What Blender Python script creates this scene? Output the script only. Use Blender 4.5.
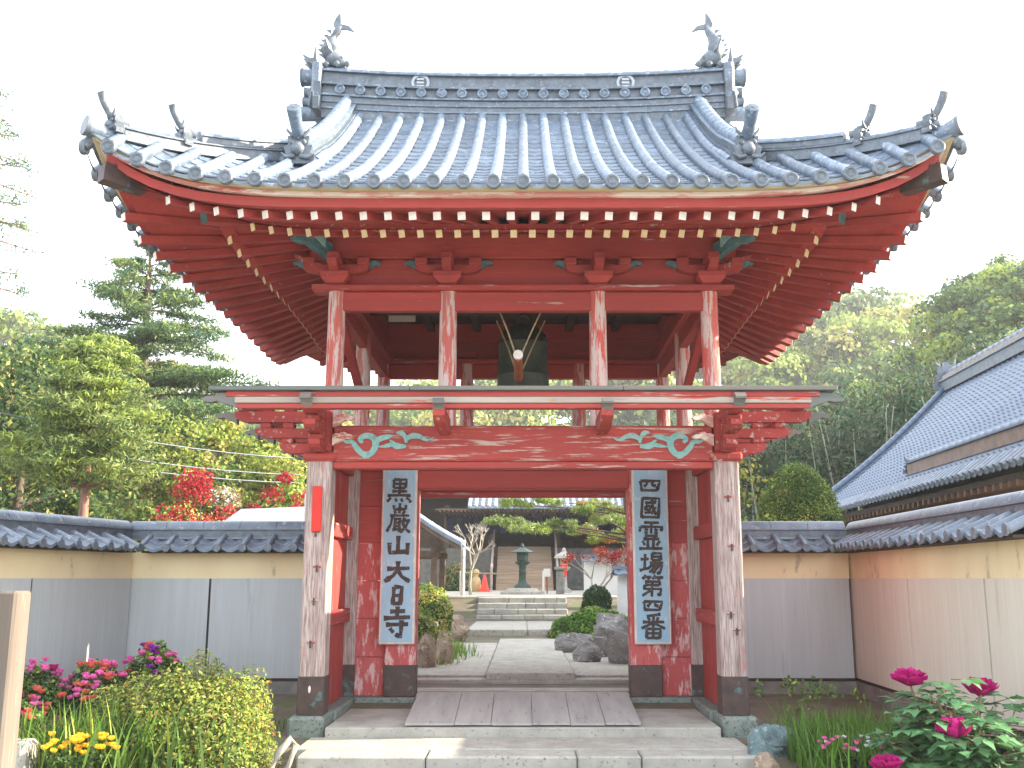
import bpy, math, random
import numpy as np
from mathutils import Vector, Matrix
R = math.radians
for _o in list(bpy.data.objects): bpy.data.objects.remove(_o)
S = bpy.context.scene
COL = S.collection

# ------------------------------------------------------------------ camera, sky, sun, exposure
cam_d = bpy.data.cameras.new('camera'); cam = bpy.data.objects.new('camera', cam_d); COL.objects.link(cam)
cam.location = (0, 0, 1.5); cam.rotation_euler = (R(90 + 11.0), 0, 0)
cam_d.sensor_width = 36; cam_d.lens = 35.16; cam_d.shift_x = -11 / 1024
cam_d.clip_start = 0.05; cam_d.clip_end = 3000
S.camera = cam
SUN_EL, SUN_AZ = 25.0, 6.0      # elevation; degrees behind the facade, light comes from the right
W = bpy.data.worlds.new('World'); S.world = W; W.use_nodes = True
nt = W.node_tree; bg = nt.nodes['Background']
sky = nt.nodes.new('ShaderNodeTexSky'); sky.sky_type = 'NISHITA'; sky.sun_disc = False
sky.sun_elevation = R(SUN_EL); sky.sun_rotation = R(90 - SUN_AZ); sky.air_density = 1.0; sky.dust_density = 2.5; sky.ozone_density = 1.0
nt.links.new(sky.outputs[0], bg.inputs[0]); bg.inputs[1].default_value = 0.15
sd = bpy.data.lights.new('sun', 'SUN'); sd.energy = 5.0; sd.angle = R(0.5); sd.color = (1.0, 0.86, 0.66)
so = bpy.data.objects.new('sun', sd); COL.objects.link(so)
_d = Vector((math.cos(R(SUN_EL)) * math.cos(R(SUN_AZ)), math.cos(R(SUN_EL)) * math.sin(R(SUN_AZ)), math.sin(R(SUN_EL))))
so.rotation_euler = _d.to_track_quat('Z', 'Y').to_euler(); so.location = (30, 10, 30)
vs = S.view_settings; vs.view_transform = 'Standard'; vs.look = 'None'; vs.gamma = 1; vs.use_curve_mapping = False
vs.exposure = 1.98

rnd = random.Random(7)
rng = np.random.default_rng(11)

# ------------------------------------------------------------------ materials
MATS = {}
def mat(name, col, col2=None, scale=6, rough=0.75, bump=0.0, stretch=(1, 1, 1), wear=None, wear_amt=0.5, wear_scale=9,
        wear_stretch=None, spec=0.3, metal=0.0, transl=0.0, fine=None, facerand=0.0):
    if name in MATS: return MATS[name]
    m = bpy.data.materials.new(name); m.use_nodes = True; t = m.node_tree; N = t.nodes; L = t.links
    b = N['Principled BSDF']; b.inputs['Roughness'].default_value = rough
    b.inputs['Specular IOR Level'].default_value = spec; b.inputs['Metallic'].default_value = metal
    tc = N.new('ShaderNodeTexCoord')
    def noise(sc, st, det=5, ro=0.6):
        mp = N.new('ShaderNodeMapping'); mp.inputs['Scale'].default_value = st
        L.new(tc.outputs['Object'], mp.inputs[0])
        n = N.new('ShaderNodeTexNoise'); n.inputs['Scale'].default_value = sc; n.inputs['Detail'].default_value = det
        n.inputs['Roughness'].default_value = ro; L.new(mp.outputs[0], n.inputs['Vector']); return n.outputs['Fac']
    def ramp(f, a, bb):
        r = N.new('ShaderNodeMapRange'); r.inputs['From Min'].default_value = a; r.inputs['From Max'].default_value = bb
        L.new(f, r.inputs['Value']); return r.outputs[0]
    def mix(f, c1, c2):
        x = N.new('ShaderNodeMix'); x.data_type = 'RGBA'
        if hasattr(f, 'default_value') and not isinstance(f, float): L.new(f, x.inputs[0])
        else: x.inputs[0].default_value = f
        for i, c in ((6, c1), (7, c2)):
            if isinstance(c, tuple): x.inputs[i].default_value = (*c, 1)
            else: L.new(c, x.inputs[i])
        return x.outputs[2]
    c2 = col2 or tuple(v * 0.6 for v in col)
    f = noise(scale, stretch)
    out = mix(ramp(f, 0.34, 0.66), col, c2)
    if fine:
        out = mix(ramp(noise(fine[0], stretch), 0.4, 0.7), out, fine[1])
    if wear:
        wf = noise(wear_scale, wear_stretch or stretch, 8, 0.7)
        th = 1 - wear_amt
        out = mix(ramp(wf, 0.3 + th * 0.4, 0.36 + th * 0.4), out, wear)
    if facerand:
        g = N.new('ShaderNodeNewGeometry'); hs = N.new('ShaderNodeHueSaturation')
        mr = N.new('ShaderNodeMapRange'); mr.inputs['To Min'].default_value = 1 - facerand; mr.inputs['To Max'].default_value = 1 + facerand
        L.new(g.outputs['Random Per Island'], mr.inputs['Value']); L.new(mr.outputs[0], hs.inputs['Value']); L.new(out, hs.inputs['Color'])
        out = hs.outputs[0]
    L.new(out, b.inputs['Base Color'])
    if bump:
        bp = N.new('ShaderNodeBump'); bp.inputs['Strength'].default_value = bump; bp.inputs['Distance'].default_value = 0.02
        L.new(noise(scale * 3, stretch), bp.inputs['Height']); L.new(bp.outputs[0], b.inputs['Normal'])
    if transl:
        tr = N.new('ShaderNodeBsdfTranslucent'); L.new(out, tr.inputs[0])
        ms = N.new('ShaderNodeMixShader'); ms.inputs[0].default_value = transl
        o = N['Material Output']; L.new(b.outputs[0], ms.inputs[1]); L.new(tr.outputs[0], ms.inputs[2]); L.new(ms.outputs[0], o.inputs[0])
    MATS[name] = m; return m

GX, GY, GZ = (0.12, 1.5, 1.5), (1.5, 0.12, 1.5), (1.5, 1.5, 0.12)     # grain along x / y / z
RED, RED2, WOOD = (0.42, 0.060, 0.052), (0.27, 0.042, 0.038), (0.46, 0.34, 0.30)
def red(axis, wear=0.2):
    st = {'x': GX, 'y': GY, 'z': GZ, 'd': (1, 1, 1)}[axis]
    return mat('red_paint_%s_%d' % (axis, int(wear * 100)), RED, RED2, 3.0, 0.62, 0.35, st, WOOD, wear, 8,
               tuple(v * 1.5 for v in st), fine=(30, tuple(v * 0.75 for v in RED)))
M = dict(
    postwood=mat('weathered_post', (0.54, 0.45, 0.42), (0.36, 0.27, 0.25), 5, 0.85, 0.9, (2.2, 2.2, 0.13), (0.40, 0.19, 0.17), 0.26, 7, (1.5, 1.5, .35), fine=(34, (0.17, 0.11, 0.10))),
    postup=mat('weathered_upper_post', (0.52, 0.08, 0.06), (0.42, 0.16, 0.14), 4, 0.8, 0.4, GZ, (0.55, 0.44, 0.41), 0.58, 7, (2.2, 2.2, .25)),
    pink=mat('faded_pink_panel', (0.50, 0.115, 0.115), (0.40, 0.065, 0.065), 2.0, 0.75, 0.25, (1.5, 1.5, .4), (0.56, 0.38, 0.36), 0.44, 5, (2, 2, .5), fine=(26, (0.40, 0.08, 0.08))),
    shoe=mat('dark_copper_shoe', (0.095, 0.058, 0.05), (0.05, 0.036, 0.035), 6, 0.5, 0.2, (1, 1, 1), (0.09, 0.15, 0.14), 0.3, 5),
    patina=mat('patina_edge', (0.125, 0.145, 0.14), (0.20, 0.175, 0.155), 4, 0.8, 0.2, GX, (0.12, 0.14, 0.13), 0.3, 8),
    greywood=mat('grey_wood', (0.40, 0.35, 0.30), (0.27, 0.23, 0.20), 4, 0.85, 0.4, GX, (0.42, 0.06, 0.04), 0.33, 9, GX),
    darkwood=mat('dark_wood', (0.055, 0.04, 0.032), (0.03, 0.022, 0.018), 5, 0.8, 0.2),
    teal=mat('teal_carving_paint', (0.15, 0.36, 0.35), (0.28, 0.44, 0.41), 12, 0.7, 0.2, (1, 1, 1), (0.16, 0.26, 0.25), 0.35, 14),
    tealdark=mat('dark_teal_paint', (0.05, 0.12, 0.14), (0.10, 0.20, 0.21), 12, 0.7),
    white=mat('white_rafter_paint', (0.78, 0.75, 0.70), (0.62, 0.57, 0.52), 20, 0.8),
    ochre=mat('ochre_rafter_paint', (0.86, 0.74, 0.46), (0.75, 0.62, 0.38), 20, 0.8),
    tan=mat('tan_eave_board', (0.52, 0.45, 0.28), (0.42, 0.35, 0.22), 3, 0.8, 0.1, GX),
    fade=mat('faded_eave_board', (0.50, 0.10, 0.09), (0.62, 0.42, 0.37), 2.5, 0.8, 0.2, GX, (0.70, 0.60, 0.54), 0.6, 5, (.3, 2, 2)),
    tile=mat('roof_tile', (0.17, 0.22, 0.285), (0.095, 0.13, 0.18), 7, 0.36, 0.15, (1, 1, 1), (0.32, 0.37, 0.43), 0.35, 16, spec=0.5, facerand=.22),
    tiled=mat('dark_roof_tile', (0.15, 0.18, 0.215), (0.085, 0.105, 0.13), 9, 0.42, 0.3, (1, 1, 1), (0.22, 0.25, 0.28), 0.3, 20, spec=0.5),
    tileb=mat('blue_roof_tile', (0.085, 0.13, 0.205), (0.06, 0.095, 0.155), 5, 0.4, 0.1, spec=0.5, facerand=.12),
    wtile=mat('wall_roof_tile', (0.17, 0.21, 0.27), (0.10, 0.13, 0.17), 6, 0.4, 0.15, (1, 1, 1), (0.28, 0.31, 0.35), 0.35, 12, spec=0.5, facerand=.15),
    stone=mat('stone_slab', (0.40, 0.385, 0.34), (0.28, 0.27, 0.24), 3, 0.9, 0.5, (1, 1, 1), (0.16, 0.16, 0.145), 0.3, 22),
    plinth=mat('green_plinth_stone', (0.16, 0.21, 0.19), (0.24, 0.26, 0.23), 8, 0.85, 0.4, (1, 1, 1), (0.08, 0.1, 0.09), 0.4, 30),
    rock=mat('garden_rock', (0.26, 0.25, 0.24), (0.13, 0.125, 0.125), 5, 0.9, 1.0, (1, 1, 1), (0.42, 0.41, 0.38), 0.35, 10),
    rockbrown=mat('brown_rock', (0.32, 0.25, 0.18), (0.18, 0.13, 0.10), 5, 0.9, 1.0, (1, 1, 1), (0.45, 0.38, 0.3), 0.35, 10),
    rockblue=mat('blue_green_rock', (0.17, 0.24, 0.25), (0.10, 0.14, 0.15), 8, 0.8, 0.8, (1, 1, 1), (0.30, 0.38, 0.38), 0.35, 12),
    plaster=mat('cream_plaster', (0.80, 0.68, 0.43), (0.74, 0.61, 0.38), 2, 0.9, 0.1, (1, 1, .4), (0.50, 0.41, 0.27), 0.25, 4),
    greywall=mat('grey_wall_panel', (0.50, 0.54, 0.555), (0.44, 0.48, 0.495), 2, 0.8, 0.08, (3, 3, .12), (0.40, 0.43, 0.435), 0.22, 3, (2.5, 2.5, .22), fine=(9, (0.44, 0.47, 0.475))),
    warmlitwall=mat('warm_lit_wall_panel', (0.66, 0.615, 0.53), (0.60, 0.555, 0.475), 2, 0.8, 0.08, (3, 3, .12), (0.52, 0.475, 0.40), 0.22, 3, (2.5, 2.5, .22), fine=(9, (0.57, 0.53, 0.45))),  # grey panel again, with warm reflected light painted into its colour
    seam=mat('wall_seam', (0.05, 0.05, 0.055), None, 8, 0.8),
    base=mat('wall_base', (0.16, 0.155, 0.15), (0.26, 0.25, 0.23), 5, 0.9, 0.3),
    soil=mat('garden_soil', (0.17, 0.14, 0.11), (0.11, 0.10, 0.07), 3, 0.95, 0.6, (1, 1, 1), (0.10, 0.13, 0.05), 0.4, 2.2),
    bark=mat('bark', (0.16, 0.11, 0.085), (0.08, 0.06, 0.05), 8, 0.95, 0.8, (2, 2, .3)),
    barkpale=mat('pale_bark', (0.45, 0.41, 0.35), (0.30, 0.27, 0.23), 8, 0.9, 0.4, (2, 2, .4)),
    barkred=mat('reddish_pine_bark', (0.34, 0.20, 0.15), (0.20, 0.12, 0.09), 8, 0.95, 0.8, (2, 2, .4)),
    whiteplaster=mat('white_plaster', (0.78, 0.77, 0.75), (0.70, 0.69, 0.67), 2, 0.9),
    bronze=mat('aged_bronze', (0.045, 0.06, 0.05), (0.07, 0.085, 0.065), 7, 0.55, 0.2, metal=0.4),
    bronzeg=mat('green_bronze', (0.06, 0.10, 0.085), (0.04, 0.06, 0.055), 9, 0.6, 0.3, metal=0.3),
    ink=mat('sign_ink', (0.03, 0.022, 0.022), (0.07, 0.05, 0.045), 25, 0.7, 0.2, (1, 1, 1), (0.28, 0.25, 0.25), 0.27, 40),
    signblue=mat('pale_blue_sign', (0.25, 0.42, 0.55), (0.33, 0.47, 0.57), 3, 0.7, 0.1, (2, 2, .6), (0.55, 0.62, 0.66), 0.25, 12),
    signedge=mat('sign_edge', (0.66, 0.60, 0.54), (0.55, 0.44, 0.4), 9, 0.8),
    rope=mat('rope', (0.42, 0.33, 0.2), None, 20, 0.9),
    plank=mat('grey_ramp_plank', (0.36, 0.34, 0.32), (0.28, 0.265, 0.255), 4, 0.85, 0.3, GY, (0.22, 0.20, 0.19), 0.3, 14, GY),
)
def leafm(name, c, c2, tr=0.35):
    return mat(name, c, c2, 2.2, 0.6, 0, facerand=0.35, transl=tr, spec=0.2)
LM = dict(
    dark=leafm('leaf_dark', (0.045, 0.085, 0.028), (0.03, 0.06, 0.022)),
    mid=leafm('leaf_mid', (0.111, 0.182, 0.046), (0.072, 0.130, 0.039)),
    lime=leafm('leaf_lime', (0.312, 0.390, 0.072), (0.208, 0.286, 0.058)),
    yell=leafm('leaf_yellow_green', (0.468, 0.416, 0.104), (0.325, 0.312, 0.091)),
    brown=leafm('leaf_brown', (0.338, 0.247, 0.104), (0.234, 0.169, 0.078)),
    bluegreen=leafm('leaf_blue_green', (0.065, 0.150, 0.085), (0.046, 0.104, 0.065)),
    needle=leafm('needle', (0.091, 0.156, 0.046), (0.052, 0.104, 0.039)),
    needle2=leafm('needle_light', (0.260, 0.325, 0.111), (0.182, 0.234, 0.078)),
    redl=leafm('leaf_red', (0.42, 0.03, 0.04), (0.27, 0.02, 0.03)),
    orange=leafm('leaf_orange', (0.60, 0.22, 0.06), (0.42, 0.12, 0.05)),
    mag=leafm('petal_magenta', (0.52, 0.02, 0.22), (0.38, 0.012, 0.15)),
    purp=leafm('petal_purple', (0.38, 0.05, 0.45), (0.25, 0.03, 0.32)),
    pinkp=leafm('petal_pink', (0.85, 0.24, 0.55), (0.75, 0.13, 0.42)),
    coral=leafm('petal_coral', (0.80, 0.22, 0.16), (0.7, 0.15, 0.12)),
    yel=leafm('petal_yellow', (0.85, 0.62, 0.06), (0.80, 0.45, 0.03)),
    whitep=leafm('petal_white', (0.8, 0.78, 0.8), (0.7, 0.65, 0.7)),
    blade=leafm('grass_blade', (0.156, 0.312, 0.046), (0.091, 0.195, 0.039), 0.45),
    peony=leafm('peony_leaf', (0.117, 0.260, 0.111), (0.078, 0.182, 0.078), 0.25),
    bamboo=leafm('leaf_bamboo', (0.12, 0.14, 0.085), (0.075, 0.09, 0.055)),
)

# ------------------------------------------------------------------ mesh helpers
class MB:
    def __init__(s): s.v = []; s.f = []; s.m = []; s.s = []; s.mats = []
    def mi(s, m):
        if m not in s.mats: s.mats.append(m)
        return s.mats.index(m)
    def add(s, vs, fs, m, smooth=False):
        o = len(s.v); s.v += [tuple(x) for x in vs]; k = s.mi(m)
        for f in fs: s.f.append(tuple(o + i for i in f)); s.m.append(k); s.s.append(smooth)
    def box(s, x0, x1, y0, y1, z0, z1, m):
        s.add([(x0, y0, z0), (x1, y0, z0), (x1, y1, z0), (x0, y1, z0), (x0, y0, z1), (x1, y0, z1), (x1, y1, z1), (x0, y1, z1)],
              [(0, 3, 2, 1), (4, 5, 6, 7), (0, 1, 5, 4), (1, 2, 6, 5), (2, 3, 7, 6), (3, 0, 4, 7)], m); return s
    def bbox(s, x0, x1, y0, y1, z0, z1, m, b=0.012):
        # box with chamfered edges: three scaled shells joined
        vs = []; 
        for sx in (0, 1):
            for sy in (0, 1):
                for sz in (0, 1):
                    X = (x0, x1)[sx]; Y = (y0, y1)[sy]; Z = (z0, z1)[sz]
                    dx = b * (1 - 2 * sx); dy = b * (1 - 2 * sy); dz = b * (1 - 2 * sz)
                    vs += [(X, Y + dy, Z + dz), (X + dx, Y, Z + dz), (X + dx, Y + dy, Z)]
        def I(sx, sy, sz, a): return (sx * 4 + sy * 2 + sz) * 3 + a
        fs = [(I(0,0,0,0), I(0,0,1,0), I(0,1,1,0), I(0,1,0,0)), (I(1,0,0,0), I(1,1,0,0), I(1,1,1,0), I(1,0,1,0)),
              (I(0,0,0,1), I(1,0,0,1), I(1,0,1,1), I(0,0,1,1)), (I(0,1,0,1), I(0,1,1,1), I(1,1,1,1), I(1,1,0,1)),
              (I(0,0,0,2), I(0,1,0,2), I(1,1,0,2), I(1,0,0,2)), (I(0,0,1,2), I(1,0,1,2), I(1,1,1,2), I(0,1,1,2))]
        for a in (0, 1):
            for c in (0, 1):
                fs += [(I(a,c,0,0), I(a,c,1,0), I(a,c,1,1), I(a,c,0,1)), (I(a,0,c,0), I(a,1,c,0), I(a,1,c,2), I(a,0,c,2)),
                       (I(0,a,c,1), I(1,a,c,1), I(1,a,c,2), I(0,a,c,2))]
        for a in (0, 1):
            for c in (0, 1):
                for d in (0, 1): fs.append((I(a,c,d,0), I(a,c,d,1), I(a,c,d,2)))
        s.add(vs, fs, m); return s
    def beam(s, p0, p1, w, h, m, up=(0, 0, 1), m_end=None, w1=None, h1=None):
        p0 = Vector(p0); p1 = Vector(p1); d = (p1 - p0).normalized(); u = Vector(up)
        r = d.cross(u).normalized(); u = r.cross(d).normalized()
        w1 = w if w1 is None else w1; h1 = h if h1 is None else h1
        vs = [p0 + r * a * w / 2 + u * b * h / 2 for a, b in ((-1, -1), (1, -1), (1, 1), (-1, 1))] + \
             [p1 + r * a * w1 / 2 + u * b * h1 / 2 for a, b in ((-1, -1), (1, -1), (1, 1), (-1, 1))]
        s.add(vs, [(0, 1, 5, 4), (1, 2, 6, 5), (2, 3, 7, 6), (3, 0, 4, 7), (0, 3, 2, 1)], m)
        s.add(vs[4:], [(0, 1, 2, 3)], m_end or m); return s
    def tube(s, pts, rad, m, n=8, cap=True, arc=None, smooth=True, capm=None):
        pts = [Vector(p) for p in pts]
        if not hasattr(rad, '__len__'): rad = [rad] * len(pts)
        a0, a1 = arc or (0, 2 * math.pi); vs = []; k = n + (1 if arc else 0)
        pr = None
        for i, p in enumerate(pts):
            d = (pts[min(i + 1, len(pts) - 1)] - pts[max(i - 1, 0)]).normalized()
            up = Vector((0, 0, 1)) if abs(d.z) < 0.93 else Vector((0, 1, 0))
            r = d.cross(up).normalized()
            if pr is not None and r.dot(pr) < 0: r = -r if abs(d.z) >= 0.93 else r
            u = r.cross(d).normalized(); pr = r
            for j in range(k):
                a = a0 + (a1 - a0) * j / n
                vs.append(p + (r * math.cos(a) + u * math.sin(a)) * rad[i])
        fs = []
        for i in range(len(pts) - 1):
            for j in range(n):
                q = (j + 1) % k
                fs.append((i * k + j, i * k + q, (i + 1) * k + q, (i + 1) * k + j))
        s.add(vs, fs, m, smooth)
        if cap:
            s.add(vs[:k], [tuple(range(k))[::-1]], capm or m); s.add(vs[-k:], [tuple(range(k))], capm or m)
        return s
    def lathe(s, c, prof, m, n=20, axis='z', smooth=True):
        vs = []; c = Vector(c)
        for r, h in prof:
            for j in range(n):
                a = 2 * math.pi * j / n
                if axis == 'z': vs.append(c + Vector((r * math.cos(a), r * math.sin(a), h)))
                elif axis == 'y': vs.append(c + Vector((r * math.cos(a), h, r * math.sin(a))))
                else: vs.append(c + Vector((h, r * math.cos(a), r * math.sin(a))))
        fs = [(i * n + j, i * n + (j + 1) % n, (i + 1) * n + (j + 1) % n, (i + 1) * n + j) for i in range(len(prof) - 1) for j in range(n)]
        s.add(vs, fs, m, smooth)
        s.add(vs[:n], [tuple(range(n))[::-1]], m); s.add(vs[-n:], [tuple(range(n))], m); return s
    def prism(s, outline, origin, ax, ay, thick, m, m_side=None):
        # outline [(a,b)], extruded along ax x ay by +-thick/2
        o = Vector(origin); ax = Vector(ax).normalized(); ay = Vector(ay).normalized(); nn = ax.cross(ay).normalized()
        n = len(outline)
        A = [o + ax * a + ay * b + nn * thick / 2 for a, b in outline]; B = [p - nn * thick for p in A]
        s.add(A + B, [tuple(range(n)), tuple(range(2 * n - 1, n - 1, -1))], m)
        s.add(A + B, [(i, n + i, n + (i + 1) % n, (i + 1) % n) for i in range(n)], m_side or m); return s
    def ribbon(s, pts, widths, origin, ax, ay, thick, m):
        # variable-width flat stroke, thickness along ax x ay
        o = Vector(origin); ax = Vector(ax); ay = Vector(ay); nn = ax.cross(ay).normalized()
        P = [Vector((a, b)) for a, b in pts]; L = []; Rr = []
        for i, p in enumerate(P):
            d = (P[min(i + 1, len(P) - 1)] - P[max(i - 1, 0)]); d = d.normalized() if d.length > 1e-9 else Vector((1, 0))
            nrm = Vector((-d.y, d.x)) * widths[i] / 2
            L.append(p + nrm); Rr.append(p - nrm)
        n = len(P); vs = []
        for z in (thick, 0.0):
            for q in L: vs.append(o + ax * q.x + ay * q.y + nn * z)
            for q in Rr: vs.append(o + ax * q.x + ay * q.y + nn * z)
        fs = []
        for i in range(n - 1):
            fs += [(i, n + i, n + i + 1, i + 1), (i, i + 1, 2 * n + i + 1, 2 * n + i), (n + i, 3 * n + i, 3 * n + i + 1, n + i + 1)]
        s.add(vs, fs, m); return s
    def build(s, name, parent=None, loc=None):
        me = bpy.data.meshes.new(name); me.from_pydata(s.v, [], s.f)
        for m in s.mats: me.materials.append(m)
        me.polygons.foreach_set('material_index', s.m); me.polygons.foreach_set('use_smooth', s.s); me.update()
        o = bpy.data.objects.new(name, me); COL.objects.link(o)
        if loc is not None: o.location = loc
        if parent: attach(o, parent)
        return o

def wloc(o):
    v = Vector(o.location)
    while o.parent: o = o.parent; v = v + Vector(o.location)
    return v
def attach(o, parent):      # geometry written in world coordinates keeps its place (no rotated parents)
    w = Vector(o.location); o.parent = parent; o.location = w - wloc(parent)
def tag(o, label, cat, group=None):
    o['label'] = label; o['category'] = cat
    if group: o['group'] = group
    return o
def thing(name, label, cat, loc=(0, 0, 0), group=None):
    o = bpy.data.objects.new(name, None); COL.objects.link(o); o.location = loc; o.empty_display_size = 0.3
    return tag(o, label, cat, group)
def struct(mb, name):
    o = mb.build(name); o['kind'] = 'structure'; return o
def copy_tree(o, parent=None):
    c = o.copy(); COL.objects.link(c); c.parent = parent
    for ch in [x for x in bpy.data.objects if x.parent == o]: copy_tree(ch, c)
    return c

def npmesh(name, V, F4, mi, mats, parent=None, smooth=False):
    me = bpy.data.meshes.new(name); n = len(F4)
    me.vertices.add(len(V)); me.vertices.foreach_set('co', np.asarray(V, dtype=np.float32).ravel())
    me.loops.add(n * 4); me.loops.foreach_set('vertex_index', np.asarray(F4, dtype=np.int32).ravel())
    me.polygons.add(n); me.polygons.foreach_set('loop_start', np.arange(0, n * 4, 4, dtype=np.int32))
    for m in mats: me.materials.append(m)
    me.polygons.foreach_set('material_index', np.asarray(mi, dtype=np.int32)); me.update(calc_edges=True)
    o = bpy.data.objects.new(name, me); COL.objects.link(o)
    if parent: o.parent = parent
    return o
def leaf_quads(P, Nn, size, aspect=0.55, jit=0.9):
    """P centres, Nn preferred normals; rhombic leaves with random tilt."""
    n = len(P); nn = Nn + rng.normal(0, jit, (n, 3)); nn /= np.linalg.norm(nn, axis=1)[:, None] + 1e-9
    a = rng.normal(0, 1, (n, 3)); a -= (a * nn).sum(1)[:, None] * nn; a /= np.linalg.norm(a, axis=1)[:, None] + 1e-9
    b = np.cross(nn, a); sz = (size * rng.uniform(0.6, 1.35, n))[:, None]
    V = np.stack([P - a * sz * .5, P + b * sz * aspect * .5, P + a * sz * .5, P - b * sz * aspect * .5], 1)
    return V.reshape(-1, 3)
def crown(name, clumps, per, size, mats, wts, parent=None, aspect=0.55, jit=0.9, shell=0.45, clumpvar=0.5, every=1):
    """clumps: (x,y,z,rx,ry,rz). leaves scattered in each clump; one clump leans to one leaf colour."""
    Vs = []; Ms = []
    wts = np.array(wts, float) / sum(wts)
    for ci, c in enumerate(clumps):
        n = int(per * rng.uniform(0.7, 1.3)); d = rng.normal(0, 1, (n, 3)); d /= np.linalg.norm(d, axis=1)[:, None]
        if every > 1: d[:, 2] = np.where(d[:, 2] < -.25, -d[:, 2], d[:, 2])
        r = rng.uniform(shell, 1.0, n) ** 0.7; r += rng.normal(0, .06, n)
        P = np.array(c[:3]) + d * r[:, None] * np.array(c[3:6])
        Vs.append(leaf_quads(P, d, size, aspect, jit))
        if ci % every == 0: lean = rng.choice(len(mats), p=wts)
        pick = rng.choice(len(mats), n, p=wts)
        Ms.append(np.where(rng.random(n) < clumpvar, lean, pick))
    V = np.concatenate(Vs); n = len(V) // 4
    return npmesh(name, V, np.arange(n * 4).reshape(-1, 4), np.concatenate(Ms), [LM[m] if isinstance(m, str) else m for m in mats], parent)

def rock(label, loc, size, m, seed, group=None, name='garden_rock', cat='rock'):
    rr = np.random.default_rng(seed); nu, nv = 36, 22; vs = []
    dirs = rr.normal(0, 1, (16, 3)); dirs[:, 2] *= .8; dirs /= np.linalg.norm(dirs, axis=1)[:, None]; cut = rr.uniform(0.55, 0.9, 16)
    fr = rr.normal(0, 1, (14, 3)) * np.linspace(4, 22, 14)[:, None]; ph_ = rr.uniform(0, 6.3, 14)
    for i in range(nv + 1):
        th = math.pi * i / nv
        for j in range(nu):
            ph = 2 * math.pi * j / nu; d = np.array([math.sin(th) * math.cos(ph), math.sin(th) * math.sin(ph), math.cos(th)])
            dp = dirs @ d; k = min(1.0, float(np.min(np.where(dp > 1e-3, cut / np.maximum(dp, 1e-3), 9))))
            k *= 1 + float((np.sin(fr @ d + ph_) * np.linspace(.022, .008, 14)).sum())
            vs.append((d[0] * size[0] * k, d[1] * size[1] * k, d[2] * size[2] * k + size[2] * .55))
    fs = [(i * nu + j, (i + 1) * nu + j, (i + 1) * nu + (j + 1) % nu, i * nu + (j + 1) % nu) for i in range(nv) for j in range(nu)]
    b = MB(); b.add(vs, fs, m, False); o = b.build(name, loc=loc); return tag(o, label, cat, group)

def tilefield(mb, P, ncol, ncourse, m, lift=0.02, amp=0.02, samples=6, prof='wave', raise_dir=(0, 0, 1)):
    """P(s,t) s across 0..1, t up-slope 0..1. Courses step like lapped tiles; columns roll."""
    rd = Vector(raise_dir); ns = ncol * samples
    for j in range(ncourse):
        vs = []
        for e, (t, hh) in enumerate(((j / ncourse, 0.0), (j / ncourse, lift), ((j + 1) / ncourse, 0.0))):
            for i in range(ns + 1):
                ph = (i % samples) / samples
                w = amp * (math.cos(2 * math.pi * ph) if prof == 'wave' else (math.cos(2 * math.pi * ph) + 0.45 * math.sin(4 * math.pi * ph)))
                if e == 0 and j == 0: w -= lift
                vs.append(Vector(P(i / ns, t)) + rd * (hh + w))
        k = ns + 1
        fs = [(i, i + 1, k + i + 1, k + i) for i in range(ns)]
        mb.add(vs, fs, m); mb.add(vs, [(k + i, k + i + 1, 2 * k + i + 1, 2 * k + i) for i in range(ns)], m, True)
    return mb

# ================================================================== ground, paths, steps
GZ_Y = [-40, 10.3, 13.3, 15.2, 24.4, 25.2, 29.3, 31.2, 60, 400]; GZ_Z = [-.36, -.33, -.06, -.03, .07, .27, .28, .90, .96, .96]
def gz(y): return float(np.interp(y, GZ_Y, GZ_Z))
g = MB(); ys = [-40, 0, 6, 9, 10.3, 11.3, 12.3, 13.3, 14.2, 15.2, 18, 21, 24.4, 25.2, 27, 29.3, 30.2, 31.2, 40, 60, 120, 400]; xs = [-400, -80, -30, -12, -6, -3, -1, 1, 3, 6, 12, 30, 80, 400]
vs = [(x, y, gz(y)) for y in ys for x in xs]; k = len(xs)
g.add(vs, [(j * k + i, j * k + i + 1, (j + 1) * k + i + 1, (j + 1) * k + i) for j in range(len(ys) - 1) for i in range(k - 1)], M['soil'])
struct(g, 'ground')
g = MB()
for i in range(8):
    for j in range(14): g.bbox(-7.9 + j * 1.13, -7.9 + j * 1.13 + 1.118, -9 + i * 2.3, -9 + i * 2.3 + 2.285, -.45, -.31 + .004 * ((i + j) % 2), M['stone'], .01)
struct(g, 'bounce_forecourt')  # unseen pale paving, added to bounce sunlight up under the eaves
g = MB()
# gate floor: front slab step, platform, stone kerbs
for x0, x1 in ((-2.2, -0.95), (-.94, .52), (.53, 1.15), (1.16, 2.3)):
    g.bbox(x0, x1, 10.2 + .03 * rnd.random(), 10.62, -.42, -.195, M['stone'], .018)
g.bbox(-2.3, 2.3, 10.625, 11.36, -.42, -.19, M['stone'], .01)
struct(g, 'front_step')
g = MB(); g.bbox(-2.15, 2.15, 11.36, 14.4, -.35, -.09, M['stone'], .01)
g.bbox(-2.16, -1.38, 13.32, 13.75, -.088, .0, M['plinth'], .015); g.bbox(1.38, 2.16, 13.32, 13.75, -.088, .0, M['plinth'], .015)
for s in (-1, 1):
    x0, x1 = sorted((s * 2.17, s * 2.62)); g.bbox(x0, x1, 12.12, 16.6, -.4, -.005, M['plinth'], .02)
g.bbox(-2.15, 2.15, 14.41, 15.3, -.25, -.035, M['stone'], .01)
struct(g, 'gate_platform')
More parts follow.
